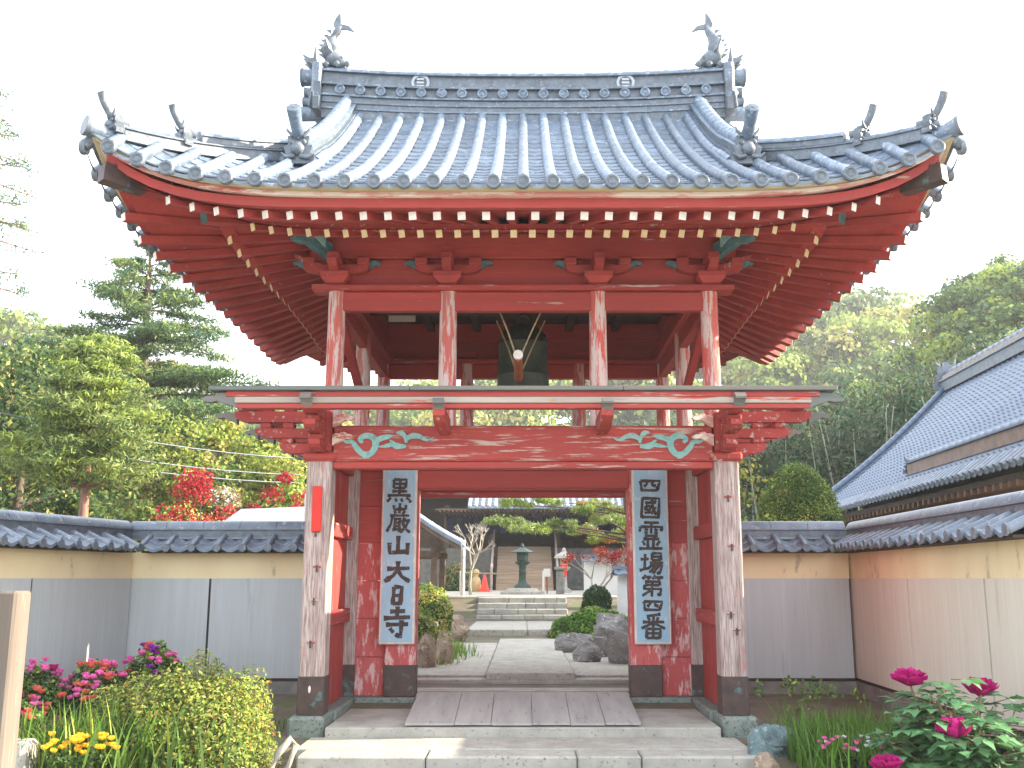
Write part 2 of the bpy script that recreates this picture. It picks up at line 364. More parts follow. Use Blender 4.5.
pathm = mat('pale_paving', (0.46, 0.43, 0.37), (0.34, 0.32, 0.28), 2.5, 0.92, 0.6, (1, 1, 1), (0.22, 0.215, 0.19), 0.38, 12, fine=(45, (0.27, 0.26, 0.23)))
g = MB()
for i in range(6):
    y0 = 15.4 + i * 1.55
    g.bbox(-.55, .78, y0 + .01, y0 + 1.55, -.1, .115 - .004 * i, M['stone'] if i % 2 else pathm, .015)
for x0, x1 in ((-2.0, -.57), (.8, 2.1)):
    g.bbox(x0, x1, 15.7, 24.3, -.12, .06, pathm, .01)
g.bbox(-1.9, 2.0, 15.32, 15.68, -.15, .03, M['stone'], .02)
struct(g, 'garden_path')
g = MB()
g.bbox(-1.35, .1, 24.7, 29.5, .0, .3, pathm, .02); g.bbox(.11, 1.5, 24.75, 29.5, .0, .3, pathm, .02)
for i in range(4):
    y0 = 29.5 + i * .42; x = -1.35
    while x < 1.3:
        w = rnd.uniform(.5, .95); g.bbox(x, min(x + w, 1.32) - .012, y0, y0 + .5, .0, .3 + .16 * (i + 1), M['stone'], .02); x += w
g.bbox(-7, 7, 31.2, 47.4, .2, .955, pathm, .02)
struct(g, 'terrace_steps')

# ================================================================== THE GATE
CX, CY, CZ = 4.47, 13.9, 4.32
gate = thing('temple_gate', 'red painted two storey bell gate with curved grey tiled roof standing over the stone path', 'temple gate', (0, CY, 0))
P = gate
# ---- lower posts
def lower_post(x, y, w=.29, wear=True, z0=.0, zt=2.96, shoe=.42):
    m = MB(); h = w / 2; m.bbox(x - h, x + h, y - h, y + h, z0, zt, M['postwood'], .02)
    o = m.build('post', P)
    s = MB(); e = .006; s.bbox(x - h - e, x + h + e, y - h - e, y + h + e, z0 - .004, shoe, M['shoe'], .008); s.build('post_shoe', o)
    return o
for sx in (-1, 1):
    for y in (11.8, 16.0):
        o = lower_post(sx * 2.38, y)
        m = MB(); x = sx * 2.40
        m.bbox(x - .2, x + .2, y - .28, y + .3, -.36, -.003, M['plinth'], .03); m.build('plinth', o)
o = lower_post(-2.29, 13.58, .19, zt=3.2, shoe=.4); o = lower_post(2.29, 13.58, .19, zt=3.2, shoe=.4)
# small metal cleats and the number tag on the front posts
for x, z in ((-2.39, 2.02), (-2.36, 1.62), (-2.38, 1.25), (-2.40, .78), (2.38, 2.42), (2.40, 1.86), (2.42, .92), (2.36, 1.1)):
    m = MB(); m.bbox(x - .045, x + .045, 11.642, 11.653, z, z + .022, red('x', .5), .003); m.bbox(x - .012, x + .012, 11.632, 11.641, z - .05, z + .03, M['shoe'], .002); m.build('cleat', P)
# ---- door jambs, panels
for sx in (-1, 1):
    x0, x1 = sorted((sx * 1.40, sx * 1.80))
    m = MB(); m.bbox(x0, x1, 13.42, 13.72, 0, 2.95, M['pink'], .012); o = m.build('door_jamb', P)
    s = MB(); s.bbox(x0 - .006, x1 + .006, 13.414, 13.726, .002, .40, M['shoe'], .008); s.build('jamb_shoe', o)
    x0, x1 = sorted((sx * 1.80, sx * 2.195)); m = MB(); z = .005
    for i in range(6):
        z1 = z + .49; m.bbox(x0, x1, 13.5 + .004 * (i % 2), 13.58, z, z1 - .006, M['pink'] if i < 4 else red('x', .25), .005); z = z1
    m.build('wall_panel', P)
    # side walls between front and middle posts (vertical boards and rails)
    m = MB(); y = 11.96
    while y < 13.46:
        m.bbox(sx * 2.36 - .02, sx * 2.36 + .02, y, min(y + .25, 13.47) - .006, .0, 2.84, red('z', .22), .004); y += .25
    m.build('side_panel', P)
    for z in (.95, 2.0):
        m = MB(); a, b = sorted((sx * 2.27, sx * 2.335)); m.bbox(a, b, 11.955, 13.47, z, z + .17, red('y', .3), .008); m.build('rail', P)
    m = MB(); y = 13.7
    while y < 15.8:
        m.bbox(sx * 2.38 - .02, sx * 2.38 + .02, y, min(y + .26, 15.84) - .006, .0, 2.84, red('z', .22), .004); y += .26
    m.build('side_panel', P)
m = MB(); m.bbox(-1.42, 1.42, 13.40, 13.66, 2.68, 2.92, red('x', .12), .015); m.bbox(-2.2, 2.2, 13.44, 13.62, 2.925, 3.25, red('x', .12), .01); m.build('door_lintel', P)
m = MB(); m.bbox(-1.39, 1.39, 13.45, 13.68, -.085, .035, M['greywood'], .015); m.build('threshold', P)
# ---- front and rear lintels with cloud carvings
for y in (11.8, 16.0):
    m = MB(); m.bbox(-2.235, 2.235, y - .13, y + .13, 2.85, 3.27, red('x', .40 if y < 12 else .15), .02)
    m.bbox(-2.235, 2.235, y - .10, y + .10, 2.765, 2.846, red('x', .30), .008); lint = m.build('lintel', P)
    if y < 12:
        for sx in (-1, 1):
            m = MB(); O = (sx * 2.13, 11.669, 2.86); ax = (-sx, 0, 0); ay = (0, 0, 1)
            def rib(pts, w, t):
                w = [v * 1.3 for v in w]
                pts = [(a / 1000, b / 1000) for a, b in pts]
                # subdivide with Catmull-Rom
                q = []; ww = []
                n = len(pts)
                for i in range(n - 1):
                    p0, p1, p2, p3 = pts[max(i - 1, 0)], pts[i], pts[i + 1], pts[min(i + 2, n - 1)]
                    for k in range(5):
                        u = k / 5
                        q.append(tuple(.5 * (2 * p1[c] + (-p0[c] + p2[c]) * u + (2 * p0[c] - 5 * p1[c] + 4 * p2[c] - p3[c]) * u * u + (-p0[c] + 3 * p1[c] - 3 * p2[c] + p3[c]) * u ** 3) for c in (0, 1)))
                        ww.append((w[i] * (1 - u) + w[i + 1] * u) / 1000)
                q.append(pts[-1]); ww.append(w[-1] / 1000)
                if sx > 0: m.ribbon(q, ww, (O[0], O[1] - t, O[2]), ax, ay, -.012 , M['teal'])
                else: m.ribbon(q, ww, (O[0], O[1] - t, O[2]), ax, ay, .012, M['teal'])
            rib([(0, 235), (60, 215), (125, 215), (180, 140), (250, 75), (330, 70), (385, 130), (400, 215), (350, 275), (270, 285), (215, 245), (250, 205)], [4, 34, 40, 52, 50, 52, 56, 60, 56, 52, 44, 30], 0)
            rib([(225, 80), (280, 45), (330, 20)], [30, 40, 3], .003)
            rib([(370, 185), (450, 250), (540, 275), (610, 290)], [30, 52, 44, 4], .0045)
            rib([(430, 155), (520, 165), (600, 195), (560, 240)], [3, 34, 46, 4], .006)
            rib([(590, 200), (650, 165), (760, 160)], [40, 60, 24], .0075)
            rib([(760, 200), (745, 270), (700, 320), (640, 320)], [24, 36, 46, 14], .009)
            rib([(740, 230), (830, 285), (920, 275), (1000, 235), (1090, 270)], [30, 52, 42, 24, 3], .0105)
            m.build('cloud_carving', lint)
for sx in (-1, 1):
    m = MB(); m.bbox(sx * 2.38 - .10, sx * 2.38 + .10, 11.93, 15.87, 2.85, 3.24, red('y', .15), .015); m.build('side_lintel', P)

# ---- carved nose (cloud shaped beam end)
NOSE = [(0, .5), (.18, .62), (.34, .58), (.42, .74), (.6, .7), (.68, .52), (.86, .5), (1.0, .3), (.93, .12), (.74, .06), (.62, .16), (.45, -.02), (.25, -.18), (0, -.5)]
def nose(mb, o, d, L, h, th, m, up=(0, 0, 1)):
    mb.prism([(a * L, b * h) for a, b in NOSE], o, d, up, th, m)
BR = red('d', .30)
def arm(mb, c, d, z0, z1, l, w, m, cut=.09):
    # bracket arm: underside curves up towards its free end
    d = Vector((d[0], d[1], 0)).normalized(); h = z1 - z0
    ol = [(0, 0), (l - cut * 1.6, 0), (l - cut * .7, h * .18), (l - cut * .1, h * .5), (l, h), (0, h)]
    mb.prism(ol, (c[0], c[1], z0), d, (0, 0, 1), w, m)
# ---- lower bracket clusters under the balcony
for sx in (-1, 1):
    for y, fy in ((11.8, -1), (13.6, 0), (16.0, 1)):
        m = MB(); x = sx * 2.38
        m.bbox(x - .13, x + .13, y - .13, y + .13, 2.962 if fy else 3.21, 3.44, BR, .015)
        m.bbox(x - .19, x + .19, y - .19, y + .19, 2.845, 2.957, BR, .03) if fy else None
        for i, (z0, z1, l) in enumerate(((2.95, 3.065, .50), (3.135, 3.245, .80), (3.32, 3.45, 1.05))):
            arm(m, (x + sx * .13, y), (sx, 0), z0, z1, l - .13, .13, BR)
            if fy: arm(m, (x, y + fy * .13), (0, fy), z0, z1, min(l, .95) - .13, .13, BR)
            for q in range(1, i + 2):
                bx = x + sx * (.13 + q * .27); m.bbox(bx - .065, bx + .065, y - .08, y + .08, z1 + .002, z1 + (.068 if i < 2 else .05), BR, .012)
                if fy: by = y + fy * (.13 + q * .25); m.bbox(x - .08, x + .08, by - .065, by + .065, z1 + .002, z1 + (.068 if i < 2 else .05), BR, .012)
        o = m.build('bracket_cluster', P)
        m = MB(); nose(m, (x + sx * 1.02, y, 3.36), (sx, 0, 0), .26, .12, .11, M['patina']); m.build('carved_nose', o)
        m = MB(); nose(m, (x + sx * .76, y, 3.17), (sx, 0, 0), .16, .1, .11, M['patina']); m.build('carved_nose', o)
        if fy < 0:
            for z, L in ((3.28, .2), (3.06, .16)):
                m = MB(); nose(m, (x + -sx * .15, 11.66, z + .03), (-sx, -.25, 0), .26, .13, .06, M['fade']); m.build('carved_nose', o)
for y, fy in ((11.8, -1), (16.0, 1)):
    for x in (-.92, .92):
        m = MB(); arm(m, (x, y + fy * .131), (0, fy), 3.16, 3.335, .92, .13, red('y', .3), .2); o = m.build('outrigger', P)
        m = MB(); nose(m, (x, y + fy * 1.03, 3.35), (0, fy, 0), .13, .11, .12, M['patina']); m.build('carved_nose', o)
# ---- balcony frame: four edge beams with a cap board
m = MB()
for y0, y1, c0, c1 in ((10.86, 10.98, 10.80, 11.02), (16.82, 16.94, 16.78, 17.0)):
    m.bbox(-3.16, 3.16, y0, y1, 3.34, 3.395, red('x', .2), .006); m.bbox(-3.18, 3.18, y0 - .015, y1 + .015, 3.398, 3.468, M['greywood'], .008)
    m.bbox(-3.28, 3.28, y0 - .005, y1 + .005, 3.471, 3.532, red('x', .25), .006)
    for a, b in ((-3.46, -1.25), (-1.245, 1.1), (1.105, 3.46)): m.bbox(a, b, c0, c1, 3.535, 3.582, M['patina'], .006)
for sx in (-1, 1):
    a, b = sorted((sx * 3.2, sx * 3.32)); m.bbox(a, b, 11.0, 16.8, 3.46, 3.531, red('y', .2), .006)
    a, b = sorted((sx * 3.24, sx * 3.44)); m.bbox(a, b, 11.025, 16.775, 3.535, 3.59, M['patina'], .006)
bal = m.build('balcony_frame', P)
for sx in (-1, 1):
    m = MB(); nose(m, (sx * 3.10, 10.92, 3.40), (sx, 0, 0), .46, .16, .10, M['patina']); m.build('carved_nose', bal)
    m = MB(); nose(m, (sx * 2.38, 10.86, 3.42), (0, -1, 0), .13, .12, .12, M['patina']); m.build('carved_nose', bal)

# ---- upper storey
UX = (2.27, .91)
def upost(x, y):
    m = MB(); m.tube([(x, y, 3.272), (x, y, 3.9), (x, y, 4.98)], [.112, .108, .104], M['postup'], 16, capm=M['postup']); m.build('upper_post', P)
for sx in (-1, 1):
    for y in (11.8, 16.0):
        for x in UX: upost(sx * x, y)
    upost(sx * 2.27, 13.9)
    m = MB(); m.bbox(sx * 2.27 - .06, sx * 2.27 + .06, 11.9, 15.9, 4.70, 4.925, red('y', .1), .01); m.bbox(sx * 2.27 - .14, sx * 2.27 + .14, 11.66, 16.14, 4.929, 4.995, red('y', .2), .01)
    m.bbox(sx * 2.27 - .06, sx * 2.27 + .06, 11.9, 15.9, 5.34, 5.62, red('y', .05), .01); m.bbox(sx * 2.24 - .02, sx * 2.24 + .02, 11.9, 15.9, 5.0, 5.338, red('y', .05), .004)
    # diagonal brace seen inside
    m.beam((sx * 2.27, 12.0, 4.75), (sx * 2.27, 13.8, 4.0), .09, .13, red('d', .15)); m.build('side_tie_beam', P)
for y, s in ((11.8, -1), (16.0, 1)):
    m = MB(); m.bbox(-2.2, 2.2, y - .062, y + .062, 4.69, 4.925, red('x', .16), .01); o = m.build('tie_beam', P)
    a, b = sorted((y + s * .148, y - s * .148)); m = MB(); m.bbox(-2.56, 2.56, a, b, 4.93, 4.998, red('x', .3), .01); m.build('plate_beam', P)
    a, b = sorted((y + s * .03, y + s * -.01)); m = MB(); m.bbox(-2.2, 2.2, a, b, 5.0, 5.34, red('x', .05), .004); m.build('wall_board', P)
    a, b = sorted((y + s * .11, y - s * .05)); m = MB(); m.bbox(-2.6, 2.6, a, b, 5.342, 5.66, red('x', .10), .012); m.build('wall_plate', P)
    for x in (-2.27, -.91, .91, 2.27):
        m = MB(); B2 = red('d', .12); f = y + s * .1
        m.add([(x - .10, f - .12, 5.0), (x + .10, f - .12, 5.0), (x + .10, f + .12, 5.0), (x - .10, f + .12, 5.0), (x - .17, f - .17, 5.07), (x + .17, f - .17, 5.07), (x + .17, f + .17, 5.07), (x - .17, f + .17, 5.07)],
              [(0, 1, 5, 4), (1, 2, 6, 5), (2, 3, 7, 6), (3, 0, 4, 7), (0, 3, 2, 1)], B2)
        m.bbox(x - .17, x + .17, f - .17, f + .17, 5.07, 5.135, B2, .006)
        for d in (-1, 1): arm(m, (x, f), (d, 0), 5.137, 5.24, .40, .11, B2, .1)
        arm(m, (x, f), (0, s), 5.137, 5.24, .34, .11, B2, .1)
        for d in (-.33, 0, .33): m.bbox(x + d - .075, x + d + .075, f - .08, f + .08, 5.242, 5.335, B2, .012)
        m.bbox(x - .07, x + .07, min(f, f + s * .3) if s < 0 else f, f if s < 0 else f + .3, 5.242, 5.335, B2, .012)
        o = m.build('bracket_set', P)
        m = MB()
        for d in (-1, 1): m = MB(); nose(m, (x + d * .40, f, 5.24), (d, 0, 0), .14, .09, .05, M['tealdark']); m.build('carved_nose', o)
        if abs(x) > 2:
            sx = 1 if x > 0 else -1; m = MB()
            nose(m, (x + sx * .10, f, 5.13), (sx, 0, .45), .46, .13, .12, BR); m.build('carved_nose', o)
            m = MB(); nose(m, (x + sx * .08, y + s * .12, 5.40), (sx, s * .8, .10), .52, .20, .12, M['tealdark']); nose(m, (x + sx * .16, y + s * .2, 5.50), (sx, s * .8, .3), .3, .14, .15, M['teal']); m.build('carved_beast_head', o)
# ceiling and cross beams of the bell loft
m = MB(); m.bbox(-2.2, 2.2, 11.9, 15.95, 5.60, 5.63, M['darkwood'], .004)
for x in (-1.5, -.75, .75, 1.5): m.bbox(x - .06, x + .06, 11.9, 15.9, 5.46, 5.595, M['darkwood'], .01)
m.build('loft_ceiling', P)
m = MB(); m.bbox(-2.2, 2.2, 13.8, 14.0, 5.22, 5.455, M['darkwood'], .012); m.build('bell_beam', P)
m = MB(); m.tube([(-2.1, 12.1, 5.05), (-1.2, 12.6, 5.22), (0, 12.3, 5.30)], .03, M['greywood'], 8); m.tube([(2.1, 12.3, 4.95), (1.2, 12.8, 5.12), (.5, 13.3, 5.24)], .03, M['greywood'], 8)
m.bbox(-1.75, -1.4, 12.6, 12.63, 4.78, 4.86, M['greywood'], .004); m.build('loft_poles', P)

# ---- roof geometry functions
def lift(s, r, e=6.2): return .58 * min(s, 1.0) ** e * max(0, (r - .4) / .6) ** 2
def topz(r): w = 1 - r; return 5.45 + 2.85 * (.72 * w + .28 * w * w)
def ring(side, q, r):
    a, b = CX * r, CZ * r
    if side in (1, 3): a *= 1 - .03 * (1 - q * q)
    return [(q * a, CY - b), (a, CY + q * b), (-q * a, CY + b), (-a, CY - q * b)][side]
def rp(side, q, r, z): x, y = ring(side, q, r); return (x, y, z + lift(abs(q), r, 8.0))
QS = [(.1275 + .255 * k) / (CX * .9375) for k in range(15)]; QS = [-q for q in QS[::-1]] + QS
QSIDE = [.415 * (k + .5) / (CZ * .9375) for k in range(9)]; QSIDE = [-q for q in QSIDE[::-1]] + QSIDE
def basez(r): return 5.22 + (.764 - r) * CZ * .417
def flyz(r): return 5.15 + (.9375 - r) * CZ * .30
def rafter(mb, side, q, kind):
    rr = red('d', .12)
    if kind == 'fly': r0, r1, f, w, h, mt = .70, (.9375 if side in (0, 2) else .972), flyz, (.082 if side in (0, 2) else .11), .085, M['white']
    else: r0, r1, f, w, h, mt = .42, .764, basez, (.074 if side in (0, 2) else .10), .088, M['ochre']
    a = Vector(rp(side, q, r0, f(r0) + h / 2)); b = Vector(rp(side, q, r1, f(r1) + h / 2))
    e = (b - a).normalized() * .006
    mb.beam(a, b - e, w, h, rr); mb.beam(b - e, b, w, h, mt)
for kind, nm in (('fly', 'flying_rafter'), ('base', 'base_rafter')):
    for side in (0, 1, 3):
        for q in (QS if side == 0 else QSIDE): m = MB(); rafter(m, side, q, kind); m.build(nm, P)
    m = MB()
    for q in QS: rafter(m, 2, q, kind)
    m.build('rear_' + nm + 's', P)['kind'] = 'stuff'
for side in range(4):
    m = MB()
    a = rp(side, 1, .40, basez(.40) + .03); b = rp(side, 1, .79, basez(.79) + .03); m.beam(a, b, .15, .20, red('d', .15), m_end=M['tealdark'])
    m.build('hip_rafter', P)
    m = MB(); a = rp(side, 1, .70, flyz(.70) + .02); b = rp(side, 1, .955, flyz(.955) - .01); m.beam(a, b, .15, .21, red('d', .3), m_end=M['shoe'])
    c = rp(side, 1, .90, flyz(.90) - .02); d = rp(side, 1, .972, flyz(.97) - .03); m.beam(c, d, .165, .19, M['shoe']); m.build('hip_rafter', P)
def ringboard(mb, r0, r1, z0, z1, m, n=28, sides=(0, 1, 2, 3)):
    for sd_ in sides:
        vs = []
        for i in range(n + 1):
            q = -1 + 2 * i / n; q = math.copysign(abs(q) ** .75, q)
            for r, z in ((r0, z0), (r1, z0), (r1, z1), (r0, z1)):
                x, y = ring(sd_, q, r); vs.append((x, y, z + lift(abs(q), r1, 6.2 if r1 > .97 else 7.2)))
        fs = []
        for i in range(n):
            for k in range(4): fs.append((i * 4 + k, i * 4 + (k + 1) % 4, (i + 1) * 4 + (k + 1) % 4, (i + 1) * 4 + k))
        mb.add(vs, fs, m)
m = MB(); ringboard(m, .745, .768, 5.308, 5.372, red('d', .3)); m.build('rafter_batten', P)
m = MB(); ringboard(m, .935, .965, 5.237, 5.335, red('x', .2)); m.build('eave_board', P)
m = MB(); ringboard(m, .945, .978, 5.338, 5.383, M['fade']); m.build('eave_batten', P)
m = MB(); ringboard(m, .95, .992, 5.386, 5.428, M['tan']); ringboard(m, .94, 1.004, 5.43, 5.446, M['tiled']); m.build('eave_fillet', P)
# soffit boards
m = MB()
for sd_ in range(4):
    for rs, f in (((.40, .50, .60, .70, .775), lambda r: basez(r) + .09), ((.69, .76, .83, .90, .945), lambda r: flyz(r) + .087)):
        n = 24; vs = []
        for r in rs:
            for i in range(n + 1):
                q = -1 + 2 * i / n; q = math.copysign(abs(q) ** .75, q); vs.append(rp(sd_, q, r, f(r)))
        m.add(vs, [(a * (n + 1) + i, a * (n + 1) + i + 1, (a + 1) * (n + 1) + i + 1, (a + 1) * (n + 1) + i) for a in range(len(rs) - 1) for i in range(n)], red('d', .08))
m.build('soffit', P)

# ---- tiled roof: pan tiles + cover rolls
VERGE = 2.95
def wmax(side, c):
    if side in (0, 2): return 1.0 if abs(c) <= VERGE else 1 - abs(c) / CX
    return min(1 - 2.80 / CX, 1 - abs(c) / CZ)
def roofpt(side, c, w, dz=0.0):
    r = 1 - w
    if side in (0, 2):
        x = c; y = CY - CZ * r if side == 0 else CY + CZ * r; u = abs(c) / CX; mx = max(u, r); s = min(u, r) / mx if mx else 0
    else:
        u = abs(c) / CZ; mx = max(u, r); s = min(u, r) / mx; y = CY + c; x = CX * r * (1 - .03 * (1 - s * s)) * (1 if side == 1 else -1)
    return (x, y, topz(r) + lift(s, mx) + dz)
roof = MB(); NC = 19
for side in range(4):
    half = CX if side in (0, 2) else CZ; nroll = int(half / .30)
    edges = [i * .3 for i in range(-nroll, nroll + 1)]
    if half - edges[-1] > .02: edges = [-half] + edges + [half]
    for a, b in zip(edges[:-1], edges[1:]):
        cs = [a + (b - a) * k / 4 for k in range(5)]
        for j in range(NC):
            if min(wmax(side, a), wmax(side, b)) * NC <= j and max(wmax(side, a), wmax(side, b)) * NC <= j: break
            rows = []
            for t, dz in ((j / NC, 0.0), (j / NC, .016), ((j + 1) / NC, 0.0)):
                for k, c in enumerate(cs):
                    sag = -.022 * math.sin(math.pi * k / 4)
                    ww = min(t, max(wmax(side, c), 0)) if not (abs(c) > VERGE and min(abs(a), abs(b)) < VERGE and side in (0, 2)) else min(t, 1 - abs(c) / CX + .0)
                    rows.append(roofpt(side, c, ww, dz + sag))
            roof.add(rows, [(k, k + 1, 5 + k + 1, 5 + k) for k in range(4)] + [(5 + k, 5 + k + 1, 10 + k + 1, 10 + k) for k in range(4)], M['tile'])
    for i in range(-nroll, nroll + 1):
        c = i * .3; wm = wmax(side, c)
        if wm <= .02: continue
        n = max(1, int(wm * NC)); pts = []; rad = []
        for j in range(n + 1):
            w0 = wm * j / n
            pts.append(roofpt(side, c, max(w0, 0) if j else -.018, .028)); rad.append(.068)
            if j < n: pts.append(roofpt(side, c, wm * (j + .93) / n, .028)); rad.append(.060)
        roof.tube(pts, rad, M['tile'], 8)
o = roof.build('roof', P)
discs = []
for side in range(4):
    half = CX if side in (0, 2) else CZ; nroll = int(half / .30)
    for i in range(-nroll, nroll + 1):
        c = i * .3
        p = Vector(roofpt(side, c, -.021, .012)); sg = -1 if side in (0, 3) else 1
        prof = [(.0001, .012 * sg), (.022, .020 * sg), (.030, .010 * sg), (.050, .010 * sg), (.054, .024 * sg), (.072, .024 * sg), (.076, .0), (.070, -.04 * sg)]
        if side == 0 or (side in (1, 3) and c < 0):
            m = MB(); m.lathe(p, prof, M['tiled'], 16, 'y' if side in (0, 2) else 'x'); m.build('eave_disc', o)
        else: discs.append((p, prof, 'y' if side in (0, 2) else 'x'))
m = MB()
for p, prof, ax in discs: m.lathe(p, prof, M['tiled'], 12, ax)
m.build('rear_eave_discs', o)['kind'] = 'stuff'
# pan tile lips between the discs
for side in range(4):
    m = MB(); half = CX if side in (0, 2) else CZ; n = int(half / .30)
    for i in range(-n, n):
        vs = []
        for k in range(7):
            c = (i + k / 6) * .3; sag = -.03 * math.sin(math.pi * k / 6); a = roofpt(side, c, -.016, sag - .0); vs += [(a[0], a[1], a[2] + .012), (a[0], a[1], a[2] - .012 + sag * .5)]
        m.add(vs, [(2 * k, 2 * k + 1, 2 * k + 3, 2 * k + 2) for k in range(6)], M['tile'])
    m.build('eave_tile_lips', o)

def pathbox(mb, pts, w, z0, z1, m, close=True):
    pts = [Vector(p) for p in pts]; vs = []
    for i, p in enumerate(pts):
        d = pts[min(i + 1, len(pts) - 1)] - pts[max(i - 1, 0)]; d.z = 0; d.normalize(); n = Vector((-d.y, d.x, 0)) * w / 2
        for q, z in ((-n, z0), (n, z0), (n, z1), (-n, z1)): vs.append(p + q + Vector((0, 0, z)))
    fs = [(i * 4 + k, i * 4 + (k + 1) % 4, (i + 1) * 4 + (k + 1) % 4, (i + 1) * 4 + k) for i in range(len(pts) - 1) for k in range(4)]
    e = 4 * (len(pts) - 1); fs += [(3, 2, 1, 0), (e, e + 1, e + 2, e + 3)]
    mb.add(vs, fs, m)
def caproll(mb, pts, r, m, seg=.24, dz=0):
    # lapped half-round cap tiles along a path
    pts = [Vector(p) for p in pts]; L = [0]
    for a, b in zip(pts[:-1], pts[1:]): L.append(L[-1] + (b - a).length)
    def at(d):
        d = min(max(d, 0), L[-1])
        for i in range(len(L) - 1):
            if d <= L[i + 1] + 1e-9:
                u = (d - L[i]) / (L[i + 1] - L[i]); return pts[i] * (1 - u) + pts[i + 1] * u
    n = max(1, round(L[-1] / seg)); P_ = []; rad = []
    for j in range(n):
        a = L[-1] * j / n; b = L[-1] * (j + 1) / n
        for d, q in ((a, r), (a + (b - a) * .14, r * 1.13), (a + (b - a) * .2, r)): P_.append(at(d) + Vector((0, 0, dz))); rad.append(q)
    P_.append(at(L[-1]) + Vector((0, 0, dz))); rad.append(r)
    mb.tube(P_, rad, m, 10)
# main ridge
xr = [-2.97 + 5.94 * i / 16 for i in range(17)]
rc = [(x, CY, .10 * (abs(x) / 2.97) ** 2.5) for x in xr]
m = MB()
pathbox(m, rc, .44, 8.06, 8.40, M['tiled']); pathbox(m, rc, .50, 8.405, 8.435, M['tile']); pathbox(m, rc, .48, 8.30, 8.322, M['tile']); pathbox(m, rc, .48, 8.20, 8.222, M['tile']); pathbox(m, rc, .40, 8.438, 8.575, M['tiled'])
pathbox(m, rc, .52, 8.578, 8.61, M['tile']); pathbox(m, rc, .36, 8.612, 8.80, M['tiled']); pathbox(m, rc, .46, 8.803, 8.835, M['tile'])
pathbox(m, rc, .30, 8.838, 8.87, M['tiled']); caproll(m, rc, .10, M['tile'], .28, 8.87)
ridge = m.build('main_ridge', P)
for i in range(-9, 10):
    for s in (-1, 1):
        x = i * .3; z = 8.505 + .10 * (abs(x) / 2.97) ** 2.5
        m = MB(); m.lathe((x, CY + s * .22, z), [(.0001, .04 * s), (.03, .04 * s), (.04, .03 * s), (.05, .03 * s), (.056, .05 * s), (.074, .05 * s), (.078, .03 * s), (.07, -.03 * s)], M['tile'], 16, 'y')
        m.box(x - .008, x + .008, CY + s * .262 - .004, CY + s * .262 + .004, z - .1, z - .06, M['tiled']); m.build('ridge_disc', ridge)
for x in (-1.52, 1.52):
    for s in (-1, 1):
        m = MB(); z = 8.715; y = CY + s * .18; A = mat('pale_crest_tile', (.42, .46, .50), (.34, .38, .42), 8, .6)
        n = 24
        for k in range(n):
            a = 2 * math.pi * k / n; b = 2 * math.pi * (k + 1) / n
            m.beam((x + .115 * math.cos(a), y + s * .012, z + .115 * math.sin(a)), (x + .115 * math.cos(b), y + s * .012, z + .115 * math.sin(b)), .03, .04, A)
        for q in (-.055, 0, .055): m.beam((x - .055, y + s * .012, z + q), (x + .055, y + s * .012, z + q), .026, .034, A)
        for q in (-.055, .055): m.beam((x + q, y + s * .013, z - .06), (x + q, y + s * .013, z + .06), .026, .034, A)
        m.build('ridge_crest', ridge)
# ridge ends, fish ornaments, descending and corner ridges
def onigawara(p, d, w, h, parent, name='ridge_end_tile', m_=None):
    """carved end tile: slab with horned outline, brow, eyes, snout; d = outward direction"""
    m_ = m_ or M['tiled']; d = Vector(d).normalized(); t = Vector((-d.y, d.x, 0)).normalized(); m = MB(); p = Vector(p)
    ol = [(-.62, 0), (-.66, .2), (-.46, .28), (-.55, .5), (-.38, .55), (-.42, .82), (-.2, .78), (-.1, 1.0), (.1, 1.0), (.2, .78), (.42, .82), (.38, .55), (.55, .5), (.46, .28), (.66, .2), (.62, 0)]
    m.prism([(a * w, b * h) for a, b in ol], p, t, (0, 0, 1), .09, m_)
    q = p + d * .06
    m.lathe(q + Vector((0, 0, h * .42)), [(.001, -w * .28), (w * .2, -w * .2), (w * .28, 0), (w * .2, w * .2), (.001, w * .28)], m_, 8)
    for s in (-1, 1):
        m.lathe(q + t * s * w * .24 + Vector((0, 0, h * .62)), [(.001, -w * .12), (w * .11, 0), (.001, w * .12)], m_, 7)
        m.tube([q + t * s * w * .12 + Vector((0, 0, h * .2)), q + t * s * w * .4 + Vector((0, 0, h * .12)) + d * .03, q + t * s * w * .62 + Vector((0, 0, h * .3))], [w * .1, w * .09, w * .03], m_, 6)
        m.tube([q + t * s * w * .2 + Vector((0, 0, h * .78)), q + t * s * w * .42 + Vector((0, 0, h * .95)), q + t * s * w * .46 + Vector((0, 0, h * 1.15))], [w * .08, w * .06, w * .01], m_, 6)
    return m.build(name, parent)
def horn(parent, p, d, L, r0, r1, up=.9, name='horn_tile'):
    p = Vector(p); d = Vector(d).normalized(); m = MB(); pts = []; rad = []
    for i in range(9):
        u = i / 8; pts.append(p + d * L * (u - .22 * u * u) + Vector((0, 0, up * L * (.05 * u + 1.0 * u ** 2.3)))); rad.append((r0 + (r1 - r0) * u) * (1 - .25 * math.sin(math.pi * u)))
    m.tube(pts, rad, M['tiled'], 10); m.build(name, parent)
